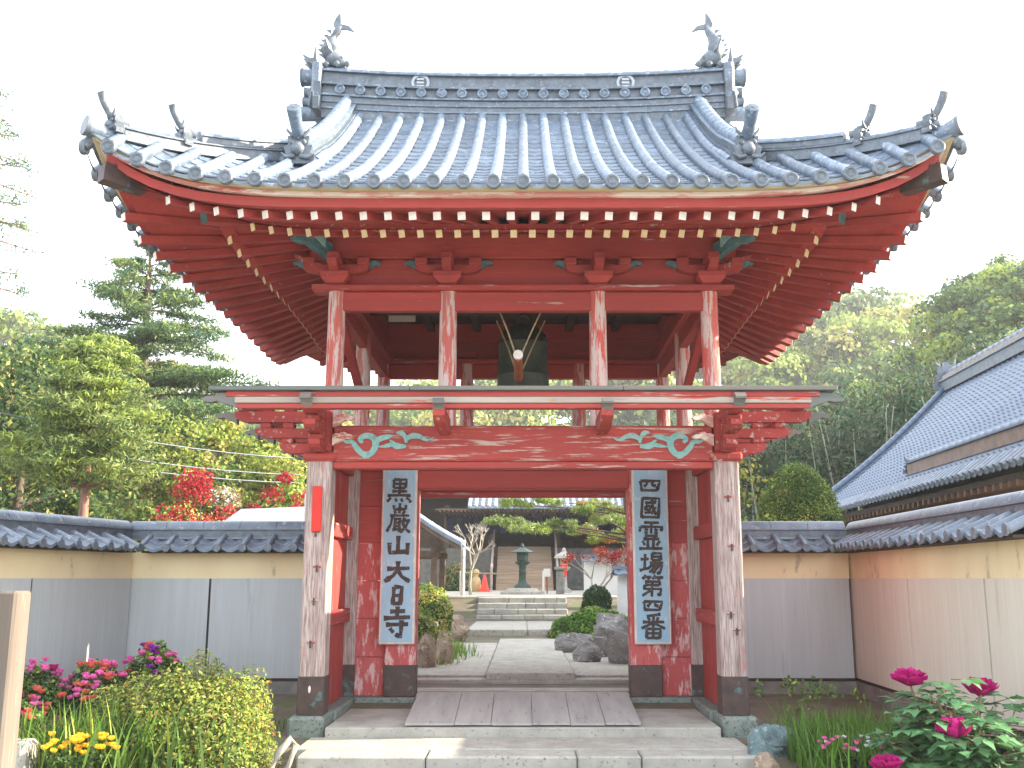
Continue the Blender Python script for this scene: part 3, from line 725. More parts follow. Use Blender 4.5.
for sx in (-1, 1):
    zt = .10
    e = onigawara((sx * 3.02, CY, 8.12 + zt), (sx, 0, 0), .62, .9, P)
    m = MB()
    for z, r, L in ((8.78, .13, .30), (8.52, .085, .24), (8.38, .075, .26), (8.19, .115, .32)):
        m.tube([(sx * 3.0, CY - .02, z + zt), (sx * (3.0 + L), CY - .02, z + zt + .01)], [r * .9, r], M['tile'], 14)
        m.tube([(sx * (3.0 + L), CY - .02, z + zt + .01), (sx * (3.03 + L), CY - .02, z + zt + .01)], [r * 1.1, r * 1.1], M['tiled'], 14)
    m.bbox(min(sx * 2.98, sx * 3.12), max(sx * 2.98, sx * 3.12), CY - .30, CY + .26, 8.25 + zt, 8.92 + zt, M['tile'], .03)
    for k in range(3): m.prism([(0, 0), (.16, .06), (.24, .2 - .03 * k), (.12, .13), (0, .12)], (sx * 3.08, CY - .12 + .1 * k, 8.93 + zt), (sx, 0, 0), (0, 0, 1), .03, M['tiled'])
    m.build('end_cylinder_tiles', e)
    # fish ornament, head down, tail up
    m = MB(); F = M['tiled']; bx = sx * 2.88; b = 8.98 + zt
    m.tube([(bx - sx * .22, CY, b + .02), (bx - sx * .12, CY, b + .07), (bx, CY, b + .14), (bx + sx * .05, CY, b + .27), (bx + sx * .02, CY, b + .42), (bx - sx * .05, CY, b + .56), (bx - sx * .10, CY, b + .66)],
           [.06, .12, .15, .14, .10, .065, .035], F, 12)
    m.prism([(0, 0), (-.03, .12), (-.02, .30), (.05, .20), (.09, .10), (.05, -.02)], (bx - sx * .08, CY, b + .60), (sx, 0, 0), (0, 0, 1), .03, F)
    m.prism([(0, 0), (-.12, .01), (-.26, -.04), (-.16, .07), (-.04, .1)], (bx - sx * .07, CY, b + .60), (sx, 0, 0), (0, 0, 1), .028, F)
    for k in range(6):
        z = b + .16 + .08 * k; rx = [.15, .17, .155, .13, .09, .05][k]
        m.prism([(0, -.03), (.09, .05), (0, .045)], (bx + sx * (rx - .02), CY, z), (sx, 0, 0), (0, 0, 1), .02, F)
    for s in (-1, 1):
        m.prism([(0, 0), (.10, .02), (.2, .16), (.05, .1)], (bx - sx * .02, CY + s * .13, b + .16), (sx * .5, s * 1, 0), (0, 0, 1), .02, F)
        m.lathe((bx - sx * .16, CY + s * .09, b + .1), [(.001, -.035), (.03, 0), (.001, .035)], F, 8)
    for a in range(7): m.lathe((bx - sx * (.25 - .08 * a), CY + (.1 if a % 2 else -.1), b - .02), [(.001, -.05), (.06, 0), (.02, .06), (.001, .07)], F, 8)
    m.build('fish_ornament', P)
    # descending ridges (front and back)
    for side in (0, 2):
        c = sx * 2.6; sg = -1 if side == 0 else 1
        ws = [.97 - .66 * i / 12 for i in range(13)]
        pts = [Vector(roofpt(side, c, w)) for w in ws]
        m = MB(); pathbox(m, pts, .30, -.05, .12, M['tiled']); pathbox(m, pts, .34, .122, .15, M['tile']); pathbox(m, pts, .24, .152, .23, M['tiled']); pathbox(m, pts, .29, .232, .255, M['tile'])
        caproll(m, pts, .085, M['tile'], .22, .28)
        for off in (.19, -.19): caproll(m, [p + Vector((off, 0, .06)) for p in pts], .05, M['tile'], .22)
        dr = m.build('descending_ridge', P)
        e = pts[-1]; o = onigawara(e + Vector((0, sg * .06, -.02)), (0, sg, 0), .30, .42, dr)
        m = MB(); a = e + Vector((0, sg * .0, .30)); b_ = e + Vector((0, sg * .40, .53)); m.tube([a, a * .5 + b_ * .5 + Vector((0, sg * .03, -.02)), b_], [.075, .072, .085], M['tile'], 14)
        dd = (b_ - a).normalized(); m.tube([b_, b_ + dd * .012], [.062, .062], M['tiled'], 14); m.tube([b_, b_ + dd * .02], [.025, .025], M['tile'], 10); m.build('horn_tile', dr)
for side, sx, sy in ((0, -1, -1), (0, 1, -1), (2, 1, 1), (2, -1, 1)):
    def hp(r, dz=0): return Vector((sx * CX * r, CY + sy * CZ * r, topz(r) + lift(1, r) + dz))
    rs = [.60 + (.945 - .60) * i / 10 for i in range(11)]; pts = [hp(r) for r in rs]; up = [hp(r) for r in rs if r <= .83]
    m = MB(); pathbox(m, pts, .22, -.06, .06, M['tiled']); pathbox(m, pts, .26, .062, .08, M['tile'])
    caproll(m, [p for p in pts if True], .065, M['tile'], .26, .09)
    pathbox(m, up, .18, .10, .165, M['tiled']); pathbox(m, up, .22, .167, .185, M['tile']); caproll(m, up, .06, M['tile'], .26, .195)
    cr = m.build('corner_ridge', P); d = Vector((sx * CX, sy * CZ, 0)).normalized()
    onigawara(hp(.835, .02), d, .22, .27, cr); horn(cr, hp(.815, .19), d, .36, .062, .05, .72)
    onigawara(hp(.955, .0), d, .22, .25, cr); horn(cr, hp(.935, .14), d, .38, .062, .05, .72)
    m = MB(); m.tube([hp(.95, -.03), hp(.975, -.01), hp(1.0, .03)], [.08, .085, .10], M['tile'], 12); m.tube([hp(1.0, .03), hp(1.006, .035)], [.11, .11], M['tiled'], 12); m.build('corner_tile', cr)
# gables: barge boards and gable wall
for sx in (-1, 1):
    m = MB()
    ol = [(-2.2, 6.45), (2.2, 6.45)] + [(CZ * (1 - w), topz(1 - w) - .05) for w in (.5, .6, .7, .8, .9, 1.0)] + [(-CZ * (1 - w), topz(1 - w) - .05) for w in (.9, .8, .7, .6, .5)]
    m.prism([(a, b) for a, b in ol], (sx * 2.72, CY, 0), (0, 1, 0), (0, 0, 1), .04, M['whiteplaster']); m.build('gable_wall', P)
    m = MB()
    for s in (-1, 1):
        pts = [(sx * 2.93, CY + s * CZ * (1 - w), topz(1 - w)) for w in [.36 + .64 * i / 10 for i in range(11)]]
        pathbox(m, pts, .05, -.26, -.04, M['fade'])
    m.build('barge_board', P)

# ================================================================== bell, striker, sign boards, plaque, ramp
bell = thing('bronze_bell', 'dark bronze temple bell hanging in the middle of the upper storey of the red gate', 'bell', (0, 13.9, 3.95))
m = MB(); m.lathe((0, 13.9, 0), [(.385, 3.95), (.395, 3.97), (.38, 4.03), (.365, 4.2), (.36, 4.28), (.372, 4.29), (.372, 4.31), (.358, 4.32), (.35, 4.55), (.345, 4.75), (.355, 4.76), (.355, 4.78), (.335, 4.79), (.31, 4.92), (.24, 5.02), (.12, 5.07), (.001, 5.08)], M['bronze'], 32); o = m.build('bell_body', bell)
m = MB()
for a in range(12):
    for z in (4.82, 4.87): an = a * math.pi / 6 + .1; m.lathe((.335 * math.cos(an), 13.9 + .335 * math.sin(an), z), [(.001, -.02), (.018, 0), (.001, .02)], M['bronze'], 6)
m.build('bell_studs', o)
m = MB(); m.tube([(-.1, 13.9, 5.06), (-.09, 13.9, 5.17), (0, 13.9, 5.21), (.09, 13.9, 5.17), (.1, 13.9, 5.06)], .03, M['bronze'], 8); m.build('bell_loop', bell)
st = thing('bell_striker', 'round wooden log with a pale end slung on ropes in front of the bell', 'bell striker', (-.05, 12.7, 4.2))
m = MB(); m.tube([(-.06, 12.0, 4.20), (-.06, 13.46, 4.20)], [.058, .062], mat('striker_log', (.42, .16, .07), (.28, .1, .05), 6, .8, .3, GY), 12, capm=M['white']); m.tube([(-.06, 11.99, 4.20), (-.06, 12.05, 4.2)], [.060, .062], M['white'], 12); m.build('log', st)
for y in (12.15, 13.2):
    m = MB(); m.tube([(-.36, y + .02, 4.95), (-.2, y, 4.56), (-.06, y, 4.14)], .012, M['rope'], 6); m.tube([(.30, y + .02, 4.95), (.12, y, 4.56), (-.06, y, 4.14)], .012, M['rope'], 6); m.build('rope', st)

def strokes(txt):
    out = []
    for s in txt.strip().split(';'):
        s = s.strip()
        if s: out.append([tuple(float(v) for v in p.split(',')) for p in s.split()])
    return out
GL = dict(
 kuro="25,8 26,42;25,8 74,7 71,42;27,25 72,24;27,41 71,40;50,8 50,70;22,55 80,53;5,72 60,69 95,70;18,80 6,97;36,82 42,95;58,82 65,95;78,79 90,86 97,97",
 iwa="50,1 50,20;26,8 27,22 75,20;74,6 74,22;30,27 36,36;50,26 50,35;72,26 63,37;14,43 90,41;24,43 20,70 5,97;30,54 60,53;36,54 35,88;54,54 54,97;35,66 54,66;35,77 54,77;27,91 62,85;73,48 62,66;66,59 95,57;88,57 80,80 57,98;66,66 80,86 98,97",
 yama="47,6 50,82;14,40 18,88 86,78;86,38 88,94",
 dai="10,40 92,34;48,4 50,40 34,70 4,97;50,44 66,72 97,94",
 hi="24,8 25,95;25,9 76,7 76,95;28,50 74,49;27,88 74,87",
 tera="50,1 50,34;25,17 77,14;5,38 95,32;14,57 90,53;67,42 67,93 48,84;28,67 42,80",
 yon="10,26 19,86;10,26 91,22 80,82;18,79 80,78;40,26 36,46 26,58;60,25 60,50 76,52",
 kuni="10,6 9,95;10,8 91,6 91,95;10,90 90,89;24,27 76,25;28,41 50,41 50,57 28,57 28,41;23,72 53,67;56,13 62,50 80,79;73,44 56,76;68,15 77,22",
 rei="22,5 80,4;9,20 6,37;9,20 94,18 86,33;50,5 50,42;25,26 38,31;24,37 38,41;62,26 75,31;62,37 76,41;26,50 76,49;20,61 82,59;38,60 39,92;60,60 60,92;18,68 28,82;84,66 72,82;6,94 95,91",
 ba="4,36 38,33;22,12 22,76;2,84 40,72;50,8 50,38;50,8 87,7 86,38;50,23 86,22;50,38 86,37;42,50 97,48;58,50 38,74;52,62 93,60 84,94 72,90;66,63 42,92;79,62 56,96",
 dai2="22,1 7,20;18,10 45,9;30,10 35,22;62,1 50,18;58,10 95,9;72,10 79,22;18,31 82,29 80,46;20,46 80,45;20,46 15,64 89,62 84,88 72,85;50,30 50,99;48,66 10,96",
 ban="76,2 24,12;30,16 36,28;68,14 62,28;10,35 91,32;50,10 50,56;48,37 6,60;52,37 95,58;25,60 27,98;25,61 78,60 76,98;27,78 76,77;51,60 51,96;27,96 76,95")
def signboard(x0, x1, z0, z1, yf, chars, label):
    root = thing('sign_board', label, 'sign', ((x0 + x1) / 2, yf, z0), 'tall sign boards hung on the gate jambs')
    m = MB(); m.bbox(x0, x1, yf, yf + .05, z0, z1, M['signedge'], .012); fr = m.build('sign_frame', root)
    m = MB(); e = .028; m.bbox(x0 + e, x1 - e, yf - .006, yf + .0, z0 + e, z1 - e, M['signblue'], .003); m.build('sign_face', root)
    H = z1 - z0; cx = (x0 + x1) / 2
    for ch, a, b, wd in chars:
        m = MB(); zt = z1 - a * H; h = (b - a) * H * 1.04; w = wd * 1.15; q = 0
        for s in strokes(GL[ch]):
            pts = []; n = len(s)
            for i in range(n - 1):
                for k in range(4):
                    u = k / 4; pts.append((s[i][0] * (1 - u) + s[i + 1][0] * u, s[i][1] * (1 - u) + s[i + 1][1] * u))
            pts.append(s[-1]); N_ = len(pts); wb = .040 if len(strokes(GL[ch])) > 8 or ch == 'yon' else .056
            ww = []
            for i in range(N_):
                u = i / (N_ - 1); ww.append(wb * (1.15 - .5 * math.sin(math.pi * min(u * 1.15, 1)) * .7) * (1 if u < .8 else 1.25 - 1.6 * (u - .8) * 1.6) * rnd.uniform(.88, 1.12))
            pts2 = [((p[0] / 100 - .5) * w + (50 - p[1]) / 100 * .02, -p[1] / 100 * h - (p[0] - 50) / 100 * .012) for p in pts]
            # rounded heads
            m.ribbon(pts2, ww, (cx, yf - .0068 - q * .0004, zt), (1, 0, 0), (0, 0, 1), .004, M['ink']); q += 1
        m.build('character', root)
    return root
signboard(-1.875, -1.41, .66, 2.97, 13.355, [('kuro', .065, .205, .30), ('iwa', .21, .375, .29), ('yama', .39, .505, .29), ('dai', .535, .655, .31), ('hi', .675, .785, .17), ('tera', .79, .965, .33)],
          'pale blue sign board with six brush written characters on the left door jamb')
signboard(1.45, 1.93, .66, 2.97, 13.355, [('yon', .06, .155, .28), ('kuni', .175, .30, .24), ('rei', .315, .475, .30), ('ba', .485, .61, .28), ('dai2', .618, .735, .27), ('yon', .745, .825, .26), ('ban', .83, .965, .30)],
          'pale blue sign board with seven brush written characters on the right door jamb')
m = MB(); m.bbox(-2.44, -2.33, 11.62, 11.648, 2.03, 2.55, mat('red_plaque', (.62, .03, .02), (.5, .03, .02), 5, .6), .006); tag(m.build('red_plaque'), 'narrow bright red plaque fixed high on the left front post', 'plaque')
m = MB(); m.prism([(.012 * math.cos(a * math.pi / 6) * 1.2, .04 * math.sin(a * math.pi / 6)) for a in range(12)], (-2.39, 11.636, .28), (1, 0, 0), (0, 0, 1), .006, M['white']); tag(m.build('white_tag'), 'small white oval tag on the dark shoe of the left front post', 'tag')
m = MB(); xs_ = [-1.29, -.75, -.35, .10, .52, .90, 1.29]
for i in range(6):
    a, b = xs_[i] + .003, xs_[i + 1] - .003; z0 = -.075 + .003 * (i % 2)
    m.add([(a, 11.42, z0), (b, 11.42, z0), (b * 1.04, 13.34, .045), (a * 1.04, 13.34, .045), (a, 11.42, z0 + .025), (b, 11.42, z0 + .025), (b * 1.04, 13.34, .07), (a * 1.04, 13.34, .07)],
          [(0, 3, 2, 1), (4, 5, 6, 7), (0, 1, 5, 4), (1, 2, 6, 5), (2, 3, 7, 6), (3, 0, 4, 7)], M['plank'])
tag(m.build('threshold_ramp'), 'wide grey plank ramp lying over the gate threshold', 'ramp')

# ================================================================== white veiled sky: thin high cloud over the Nishita sky
_mix = nt.nodes.new('ShaderNodeMix'); _mix.data_type = 'RGBA'; _tc = nt.nodes.new('ShaderNodeTexCoord'); _n = nt.nodes.new('ShaderNodeTexNoise')
_n.inputs['Scale'].default_value = 1.6; _n.inputs['Detail'].default_value = 5
_r = nt.nodes.new('ShaderNodeMapRange'); _r.inputs['From Min'].default_value = .3; _r.inputs['From Max'].default_value = .7; _r.inputs['To Min'].default_value = .55; _r.inputs['To Max'].default_value = .8
nt.links.new(_tc.outputs['Generated'], _n.inputs['Vector']); nt.links.new(_n.outputs['Fac'], _r.inputs['Value']); nt.links.new(_r.outputs[0], _mix.inputs[0])
nt.links.new(sky.outputs[0], _mix.inputs[6]); _mix.inputs[7].default_value = (6.0, 6.2, 6.5, 1); nt.links.new(_mix.outputs[2], bg.inputs[0])

# ================================================================== roofed garden walls
def wall_run(p0, p1, label, panelmat, seams, trim0=0, trim1=0, zb=-.12):
    p0 = Vector((*p0, 0)); p1 = Vector((*p1, 0)); L = (p1 - p0).length; d = (p1 - p0) / L; n = Vector((-d.y, d.x, 0))
    root = thing('roofed_wall', label, 'wall', (p0.x, p0.y, 0), 'tile capped garden walls')
    def W_(u, v, z): return p0 + d * u + n * v + Vector((0, 0, z))
    def slab(u0, u1, v0, v1, z0, z1, m, mb):
        vs = [W_(u0, v0, z0), W_(u1, v0, z0), W_(u1, v1, z0), W_(u0, v1, z0), W_(u0, v0, z1), W_(u1, v0, z1), W_(u1, v1, z1), W_(u0, v1, z1)]
        mb.add(vs, [(0, 3, 2, 1), (4, 5, 6, 7), (0, 1, 5, 4), (1, 2, 6, 5), (2, 3, 7, 6), (3, 0, 4, 7)], m)
    m = MB(); slab(0, L, -.15, .15, .05, 1.86, M['plaster'], m); m.build('plaster_wall', root)
    m = MB(); slab(0, L, -.19, .19, zb - .1, .12, M['base'], m); slab(0, L, -.175, .175, .123, .16, M['darkwood'], m); m.build('wall_footing', root)
    m = MB(); e = [0] + seams + [L]
    for a, b in zip(e[:-1], e[1:]):
        for s in (-1, 1):
            v0, v1 = sorted((s * .152, s * .168)); slab(a + .016, b - .016, v0, v1, .162, 1.5, panelmat, m)
    m.build('wall_panels', root)
    m = MB()
    for s in (-1, 1): v0, v1 = sorted((s * .1505, s * .156)); slab(0, L, v0, v1, .162, 1.497, M['seam'], m)
    m.build('seam_backing', root)
    # eave tiles on both sides
    ncol = max(2, round((L - trim0 - trim1) / .33))
    u0, u1 = trim0, L - trim1
    for s in (-1, 1):
        m = MB()
        def Pf(a, t): return W_(u0 + (u1 - u0) * a, s * (.43 - .33 * t), 1.90 + .15 * t)
        tilefield(m, Pf, ncol, 2, M['wtile'], .02, .03, 8)
        for i in range(ncol + 1):
            a = u0 + (u1 - u0) * i / ncol
            m.tube([W_(a, s * .445, 1.915), W_(a, s * .10, 2.08)], [.048, .045], M['wtile'], 8)
            c = W_(a, s * .448, 1.915); e_ = n * s
            m.tube([c, c + e_ * .02], [.056, .056], M['tiled'], 12)
        # soffit strip so the eave has a body
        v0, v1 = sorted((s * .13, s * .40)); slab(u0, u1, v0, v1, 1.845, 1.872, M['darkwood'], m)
        m.build('wall_eave', root)
    m = MB()
    slab(0, L, -.125, .125, 2.04, 2.075, M['wtile'], m); slab(0, L, -.10, .10, 2.078, 2.17, M['tiled'], m); slab(0, L, -.135, .135, 2.173, 2.192, M['wtile'], m)
    k = max(1, round(L / .5))
    for i in range(k):
        a = L * i / k; b = L * (i + 1) / k - .006
        m.tube([W_(a, 0, 2.185), W_(b, 0, 2.185)], [.115, .115], M['wtile'], 10, arc=(0, math.pi))
    m.build('wall_ridge', root)
    return root
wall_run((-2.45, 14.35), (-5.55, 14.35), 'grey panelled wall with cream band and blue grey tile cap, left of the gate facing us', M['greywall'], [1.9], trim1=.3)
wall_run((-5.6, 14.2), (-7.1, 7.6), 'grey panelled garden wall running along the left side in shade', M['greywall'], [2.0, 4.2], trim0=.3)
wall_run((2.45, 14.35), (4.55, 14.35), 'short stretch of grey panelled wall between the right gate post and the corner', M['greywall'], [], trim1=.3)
wall_run((4.75, 14.5), (4.62, 8.7), 'garden wall with tile cap and warm light painted into its panels, running along the right side behind the peony', M['warmlitwall'], [2.5, 4.6], trim0=.3)

# ================================================================== hills and woods
def smooth(x): x = np.clip(x, 0, 1); return x * x * (3 - 2 * x)
FAR = ([-85, -50, -27, -18, -7, 5, 12, 17, 21, 27, 60], [8, 10.5, 11.0, 6.6, 8.0, 9.8, 11.6, 12.8, 12.6, 11.4, 9])
NEAR = ([-85, -45, -36, -27, -20, -14, -8, 8, 12, 15, 19, 22, 26.6, 35, 60], [5, 9, 9, 8.5, 5.0, 2, 0, 0, .5, 2.4, 6.6, 9.6, 13.2, 16, 13])
def hill(az, d):
    fz = np.interp(az, *FAR); nz = np.interp(az, *NEAR)
    wob = .05 * np.sin(az * .9 + d * .05) + .04 * np.sin(az * .37 - d * .09)
    hf = 185 * np.tan(np.radians(fz)) * smooth((d - 88) / 97) * (1 + wob) * np.where(d > 185, 1 - .12 * (d - 185) / 120, 1)
    hn = 88 * np.tan(np.radians(nz)) * smooth((d - 44) / 44) * (1 + wob) * np.where(d > 88, 1 - .5 * smooth((d - 88) / 90), 1)
    return np.maximum(hf, hn) + .5
azs = np.linspace(-80, 58, 116); ds = np.concatenate([np.linspace(42, 100, 20), np.linspace(106, 310, 24)])
vs = []
for d in ds:
    for a in azs: vs.append((d * math.sin(R(a)), d * math.cos(R(a)), float(hill(a, d)) + (-.8 if d < 43 else 0)))
k = len(azs); m = MB()
m.add(vs, [(j * k + i, j * k + i + 1, (j + 1) * k + i + 1, (j + 1) * k + i) for j in range(len(ds) - 1) for i in range(k - 1)], mat('hill_floor', (.045, .07, .022), (.08, .10, .035), .3, 1.0), True)
struct(m, 'hills')
def wood(name, n, az, dd, size, rad, per, mats, wts, power=1.0, tall=1.0, bias=None):
    cl = []
    while len(cl) < n:
        a = rng.uniform(*az); d = dd[0] + (dd[1] - dd[0]) * rng.random() ** power
        r = rng.uniform(*rad); z = float(hill(a, d)); x, y = d * math.sin(R(a)), d * math.cos(R(a))
        if bias and not bias(a, d): continue
        h = r * rng.uniform(.75, 1.15) * tall
        cl.append((x, y, z + h * .75, r, r, h))
        for _ in range(3):
            q = r * .6; cl.append((x + rng.normal(0, r * .5), y + rng.normal(0, r * .5), z + h * rng.uniform(.6, 1.5), q, q, q * .8))
    o = crown(name, cl, per, size, mats, wts, aspect=.8, jit=.55, shell=.75, clumpvar=.8, every=4); o['kind'] = 'stuff'; return o
wood('far_wood', 1500, (-30, 32), (94, 190), .78, (3.2, 5.6), 125, ['mid', 'lime', 'yell', 'dark'], [3, 4.5, 2.4, .8], .62)
wood('right_hill_wood', 900, (10, 31), (50, 90), .34, (1.6, 2.7), 170, ['mid', 'bluegreen', 'lime', 'yell'], [4, 3, 4, .8], .7)  # extra lime and yellow leaves paint in sunlight this slope does not receive
wood('left_hill_wood', 420, (-42, -9), (46, 94), .42, (1.8, 3.3), 110, ['yell', 'mid', 'lime', 'brown', 'dark'], [3, 3, 3, 2, 1.5], .9)
# bamboo grove under the right hill: pale culms with feathery tops
m = MB(); cl = []
cm = mat('bamboo_culm', (.34, .36, .27), (.22, .25, .18), 3, .7)
for i in range(260):
    a = rng.uniform(10.5, 31); d = rng.uniform(40, 56); x, y = d * math.sin(R(a)), d * math.cos(R(a)); z = max(float(hill(a, d)), .5); h = rng.uniform(6.0, 8.2) * (0.85 + .02 * (a - 10.5)); lx = rng.normal(0, .9)
    m.tube([(x, y, z - .3), (x + lx * .25, y, z + h * .5), (x + lx, y - .3, z + h)], [.045, .035, .015], cm, 5, cap=False)
    for q in range(4):
        u = rng.uniform(.5, 1.08); cl.append((x + lx * u + rng.normal(0, .35), y + rng.normal(0, .4), z + h * u, .8, .8, 1.0))
o = m.build('bamboo_grove'); o['kind'] = 'stuff'
o2 = crown('bamboo_leaves', cl, 80, .30, ['dark', 'bamboo', 'bluegreen'], [2.4, 4, 1.5], aspect=.3, shell=.3); o2['kind'] = 'stuff'; o2.parent = o

# ================================================================== trees
def broadleaf(name, label, loc, h, r, mats, wts, size=.12, per=330, trunk=.16, ncl=26, group=None, bark='bark', cat='tree', base=.35, flat=.8, limbs=7, seed=0):
    rr = random.Random(seed or hash(label) % 1000)
    t = thing(name, label, cat, loc, group); m = MB(); tips = []
    top = Vector((rr.uniform(-.05, .05) * h, rr.uniform(-.05, .05) * h, h * .8))
    m.tube([(0, 0, -.2), (0.01, 0, h * base * .5), top * .55 + Vector((0, 0, 0)), top], [trunk * 1.25, trunk, trunk * .6, trunk * .15], M[bark], 9)
    cl = []
    for i in range(limbs):
        a = 2 * math.pi * i / limbs + rr.uniform(-.4, .4); z0 = h * rr.uniform(base * .8, .7); L = r * rr.uniform(.6, 1.0)
        e = Vector((math.cos(a) * L, math.sin(a) * L, z0 + L * rr.uniform(.3, .8)))
        m.tube([(top.x * z0 / h, top.y * z0 / h, z0), e * .5 + Vector((0, 0, z0 * .5)) - Vector((0, 0, .05 * h)), e], [trunk * .45, trunk * .28, trunk * .08], M[bark], 6)
    m.build('trunk', t, loc=None).location = (0, 0, 0)
    for i in range(ncl):
        u = rr.random(); a = rr.uniform(0, 2 * math.pi); z = h * (base + (1 - base) * u); env = math.sin(math.pi * (0.18 + .78 * u)) ** .7
        rad = r * env * math.sqrt(rr.random()) * .95; q = r * rr.uniform(.22, .38)
        cl.append((math.cos(a) * rad, math.sin(a) * rad, z - q * .4, q, q, q * flat))
    crown('crown', cl, per, size, mats, wts, t, aspect=.6, jit=.7, shell=.35); return t
def fix_parent(t):      # parts written in local coordinates
    for c in t.children: c.location = (0, 0, 0)
def conifer(name, label, loc, h, r, mats, wts, first=.3, per=120, size=.16, tiers=20, nb=6, droop=.1, trunk=.22, bark='bark', az0=0, gap=.0, wide=1.0):
    t = thing(name, label, 'tree', loc); m = MB(); cl = []
    m.tube([(0, 0, -.2), (.05, 0, h * .5), (0, 0, h)], [trunk, trunk * .65, trunk * .1], M[bark], 9)
    for k in range(tiers):
        u = (k + rnd.random() * .6) / tiers; z = h * (first + (1 - first) * u); L0 = r * ((1 - u) ** .75 * .92 + .08)
        for b in range(nb):
            if rnd.random() < gap: continue
            a = rnd.uniform(0, 2 * math.pi); L = L0 * rnd.uniform(.55, 1.1); dx, dy = math.cos(a), math.sin(a)
            pts = [(dx * L * q, dy * L * q, z + L * (.16 * q - droop * q * q * 2)) for q in (0, .35, .7, 1)]
            m.tube(pts, [trunk * .22 * (1 - u * .6), trunk * .15 * (1 - u * .6), trunk * .08, .01], M[bark], 5, cap=False)
            n = max(2, int(L / (.42)))
            for j in range(1, n + 1):
                q = .25 + .75 * j / n; w = wide * (.22 + .16 * L * (1 - abs(q - .6)))
                cl.append((dx * L * q + rnd.gauss(0, .1), dy * L * q + rnd.gauss(0, .1), z + L * (.16 * q - droop * q * q * 2) - .03, w, w, w * .28))
    m.build('trunk').parent = t
    crown('crown', cl, per, size, mats, wts, t, aspect=.22, jit=.6, shell=.1, clumpvar=.6); return t
_b = broadleaf
def broadleaf(*a, **k):
    t = _b(*a, **k)
    for c in t.children: c.location = (0, 0, 0)
    return t
conifer('cedar_tree', 'tall dark conifer with wide open layered branches rising beside the left roof eave', (-14.6, 37.5, .4), 14.0, 6.4, ['needle', 'needle2', 'bluegreen'], [3, 1.6, 1.4], first=.30, per=95, size=.22, tiers=20, nb=7, droop=.06, trunk=.38, gap=.10, wide=1.35)
conifer('pine_tree', 'bushy light green pine with a bare reddish trunk behind the left wall', (-10.75, 24.5, 0), 7.5, 1.9, ['needle2', 'needle', 'lime'], [4, 1.6, 1.6], first=.47, per=110, size=.17, tiers=17, nb=9, droop=-.12, trunk=.16, bark='barkred', wide=1.5)
broadleaf('broadleaf_tree', 'round yellow green tree over the tiled wall just left of the gate', (-9.6, 34, .3), 6.6, 2.4, ['lime', 'yell', 'mid'], [4, 2, 1], size=.16, per=360, ncl=30, trunk=.16, seed=3)
broadleaf('broadleaf_tree', 'dark green tree tucked directly behind the left gate post brackets', (-8.1, 38, .3), 6.2, 2.6, ['mid', 'dark', 'lime'], [3, 3, 1], size=.17, per=340, ncl=28, trunk=.18, seed=4)
broadleaf('broadleaf_tree', 'tall shaded green tree standing at the left picture edge behind the wall', (-15.2, 30, .2), 8.3, 3.2, ['dark', 'mid', 'yell'], [3, 3, 1.2], size=.17, per=380, ncl=40, trunk=.22, seed=5, base=.2)
broadleaf('broadleaf_tree', 'yellowish leafy tree between the pine trunk and the red maple', (-11.6, 33, .2), 6.4, 2.3, ['yell', 'lime', 'mid'], [3, 3, 2], size=.16, per=320, ncl=28, trunk=.15, seed=6, base=.15)
broadleaf('broadleaf_tree', 'small dark undergrowth tree low behind the wall at the far left', (-12.6, 27.5, .2), 3.6, 1.6, ['dark', 'mid', 'yell'], [3, 3, 1], size=.13, per=320, ncl=26, trunk=.12, seed=8, base=.1)
broadleaf('broadleaf_tree', 'olive brown tree on the slope above the red maples', (-16.5, 47, .5), 7.4, 3.2, ['brown', 'yell', 'mid'], [3, 3, 2], size=.22, per=300, ncl=28, trunk=.2, seed=9)
broadleaf('maple_tree', 'red leaved maple rising over the wall between the pine and the bare shrub', (-7.75, 24.2, .1), 3.95, 1.25, ['redl', 'redl', 'orange', 'mid'], [5, 3, 1, .8], size=.085, per=170, ncl=24, trunk=.07, seed=11, base=.5, group='red maples behind the left wall')
broadleaf('maple_tree', 'red leaved maple close beside the left gate post', (-5.8, 23.6, .1), 3.85, .95, ['redl', 'orange', 'redl'], [5, 1, 3], size=.085, per=160, ncl=19, trunk=.06, seed=12, base=.5, group='red maples behind the left wall')
broadleaf('maple_tree', 'low spreading red maple crown just above the wall cap', (-6.5, 22.3, .1), 2.95, .85, ['redl', 'orange', 'mid'], [5, 1, 1], size=.08, per=150, ncl=16, trunk=.05, seed=13, base=.55, group='red maples behind the left wall')
broadleaf('flowering_shrub', 'pale twiggy cream shrub between the two red maples', (-6.75, 23.2, .1), 3.55, .85, ['yell', 'whitep', 'brown', 'mid'], [3, 2, 3, 2], size=.075, per=120, ncl=22, trunk=.05, seed=14, base=.3, bark='barkpale', cat='shrub', limbs=12)
# tree off the left edge whose branches reach into the picture
t = thing('conifer_branch_tree', 'conifer at the left frame edge reaching in with thin drooping branches', 'tree', (-11.2, 17, 0)); m = MB(); cl = []
m.tube([(0, 0, -.1), (.1, 0, 5), (.0, 0, 11.5)], [.24, .18, .05], M['barkred'], 9)
for z, L in ((10.4, 1.6), (9.6, 2.0), (9.0, 2.25), (8.3, 2.2), (7.9, 2.35), (7.0, 2.3), (6.3, 1.9)):
    for a in (.0, -.6, .7, 1.6, 2.4, 3.6, 4.6):
        dx, dy = math.cos(a), math.sin(a); m.tube([(0, 0, z), (dx * L * .5, dy * L * .5, z - .05), (dx * L, dy * L, z - .22)], [.04, .025, .008], M['barkred'], 5, cap=False)
        for q in (.45, .6, .72, .82, .92, 1.0): cl.append((dx * L * q, dy * L * q + rnd.gauss(0, .1), z - .22 * q * q + rnd.gauss(0, .06), .30, .30, .17))
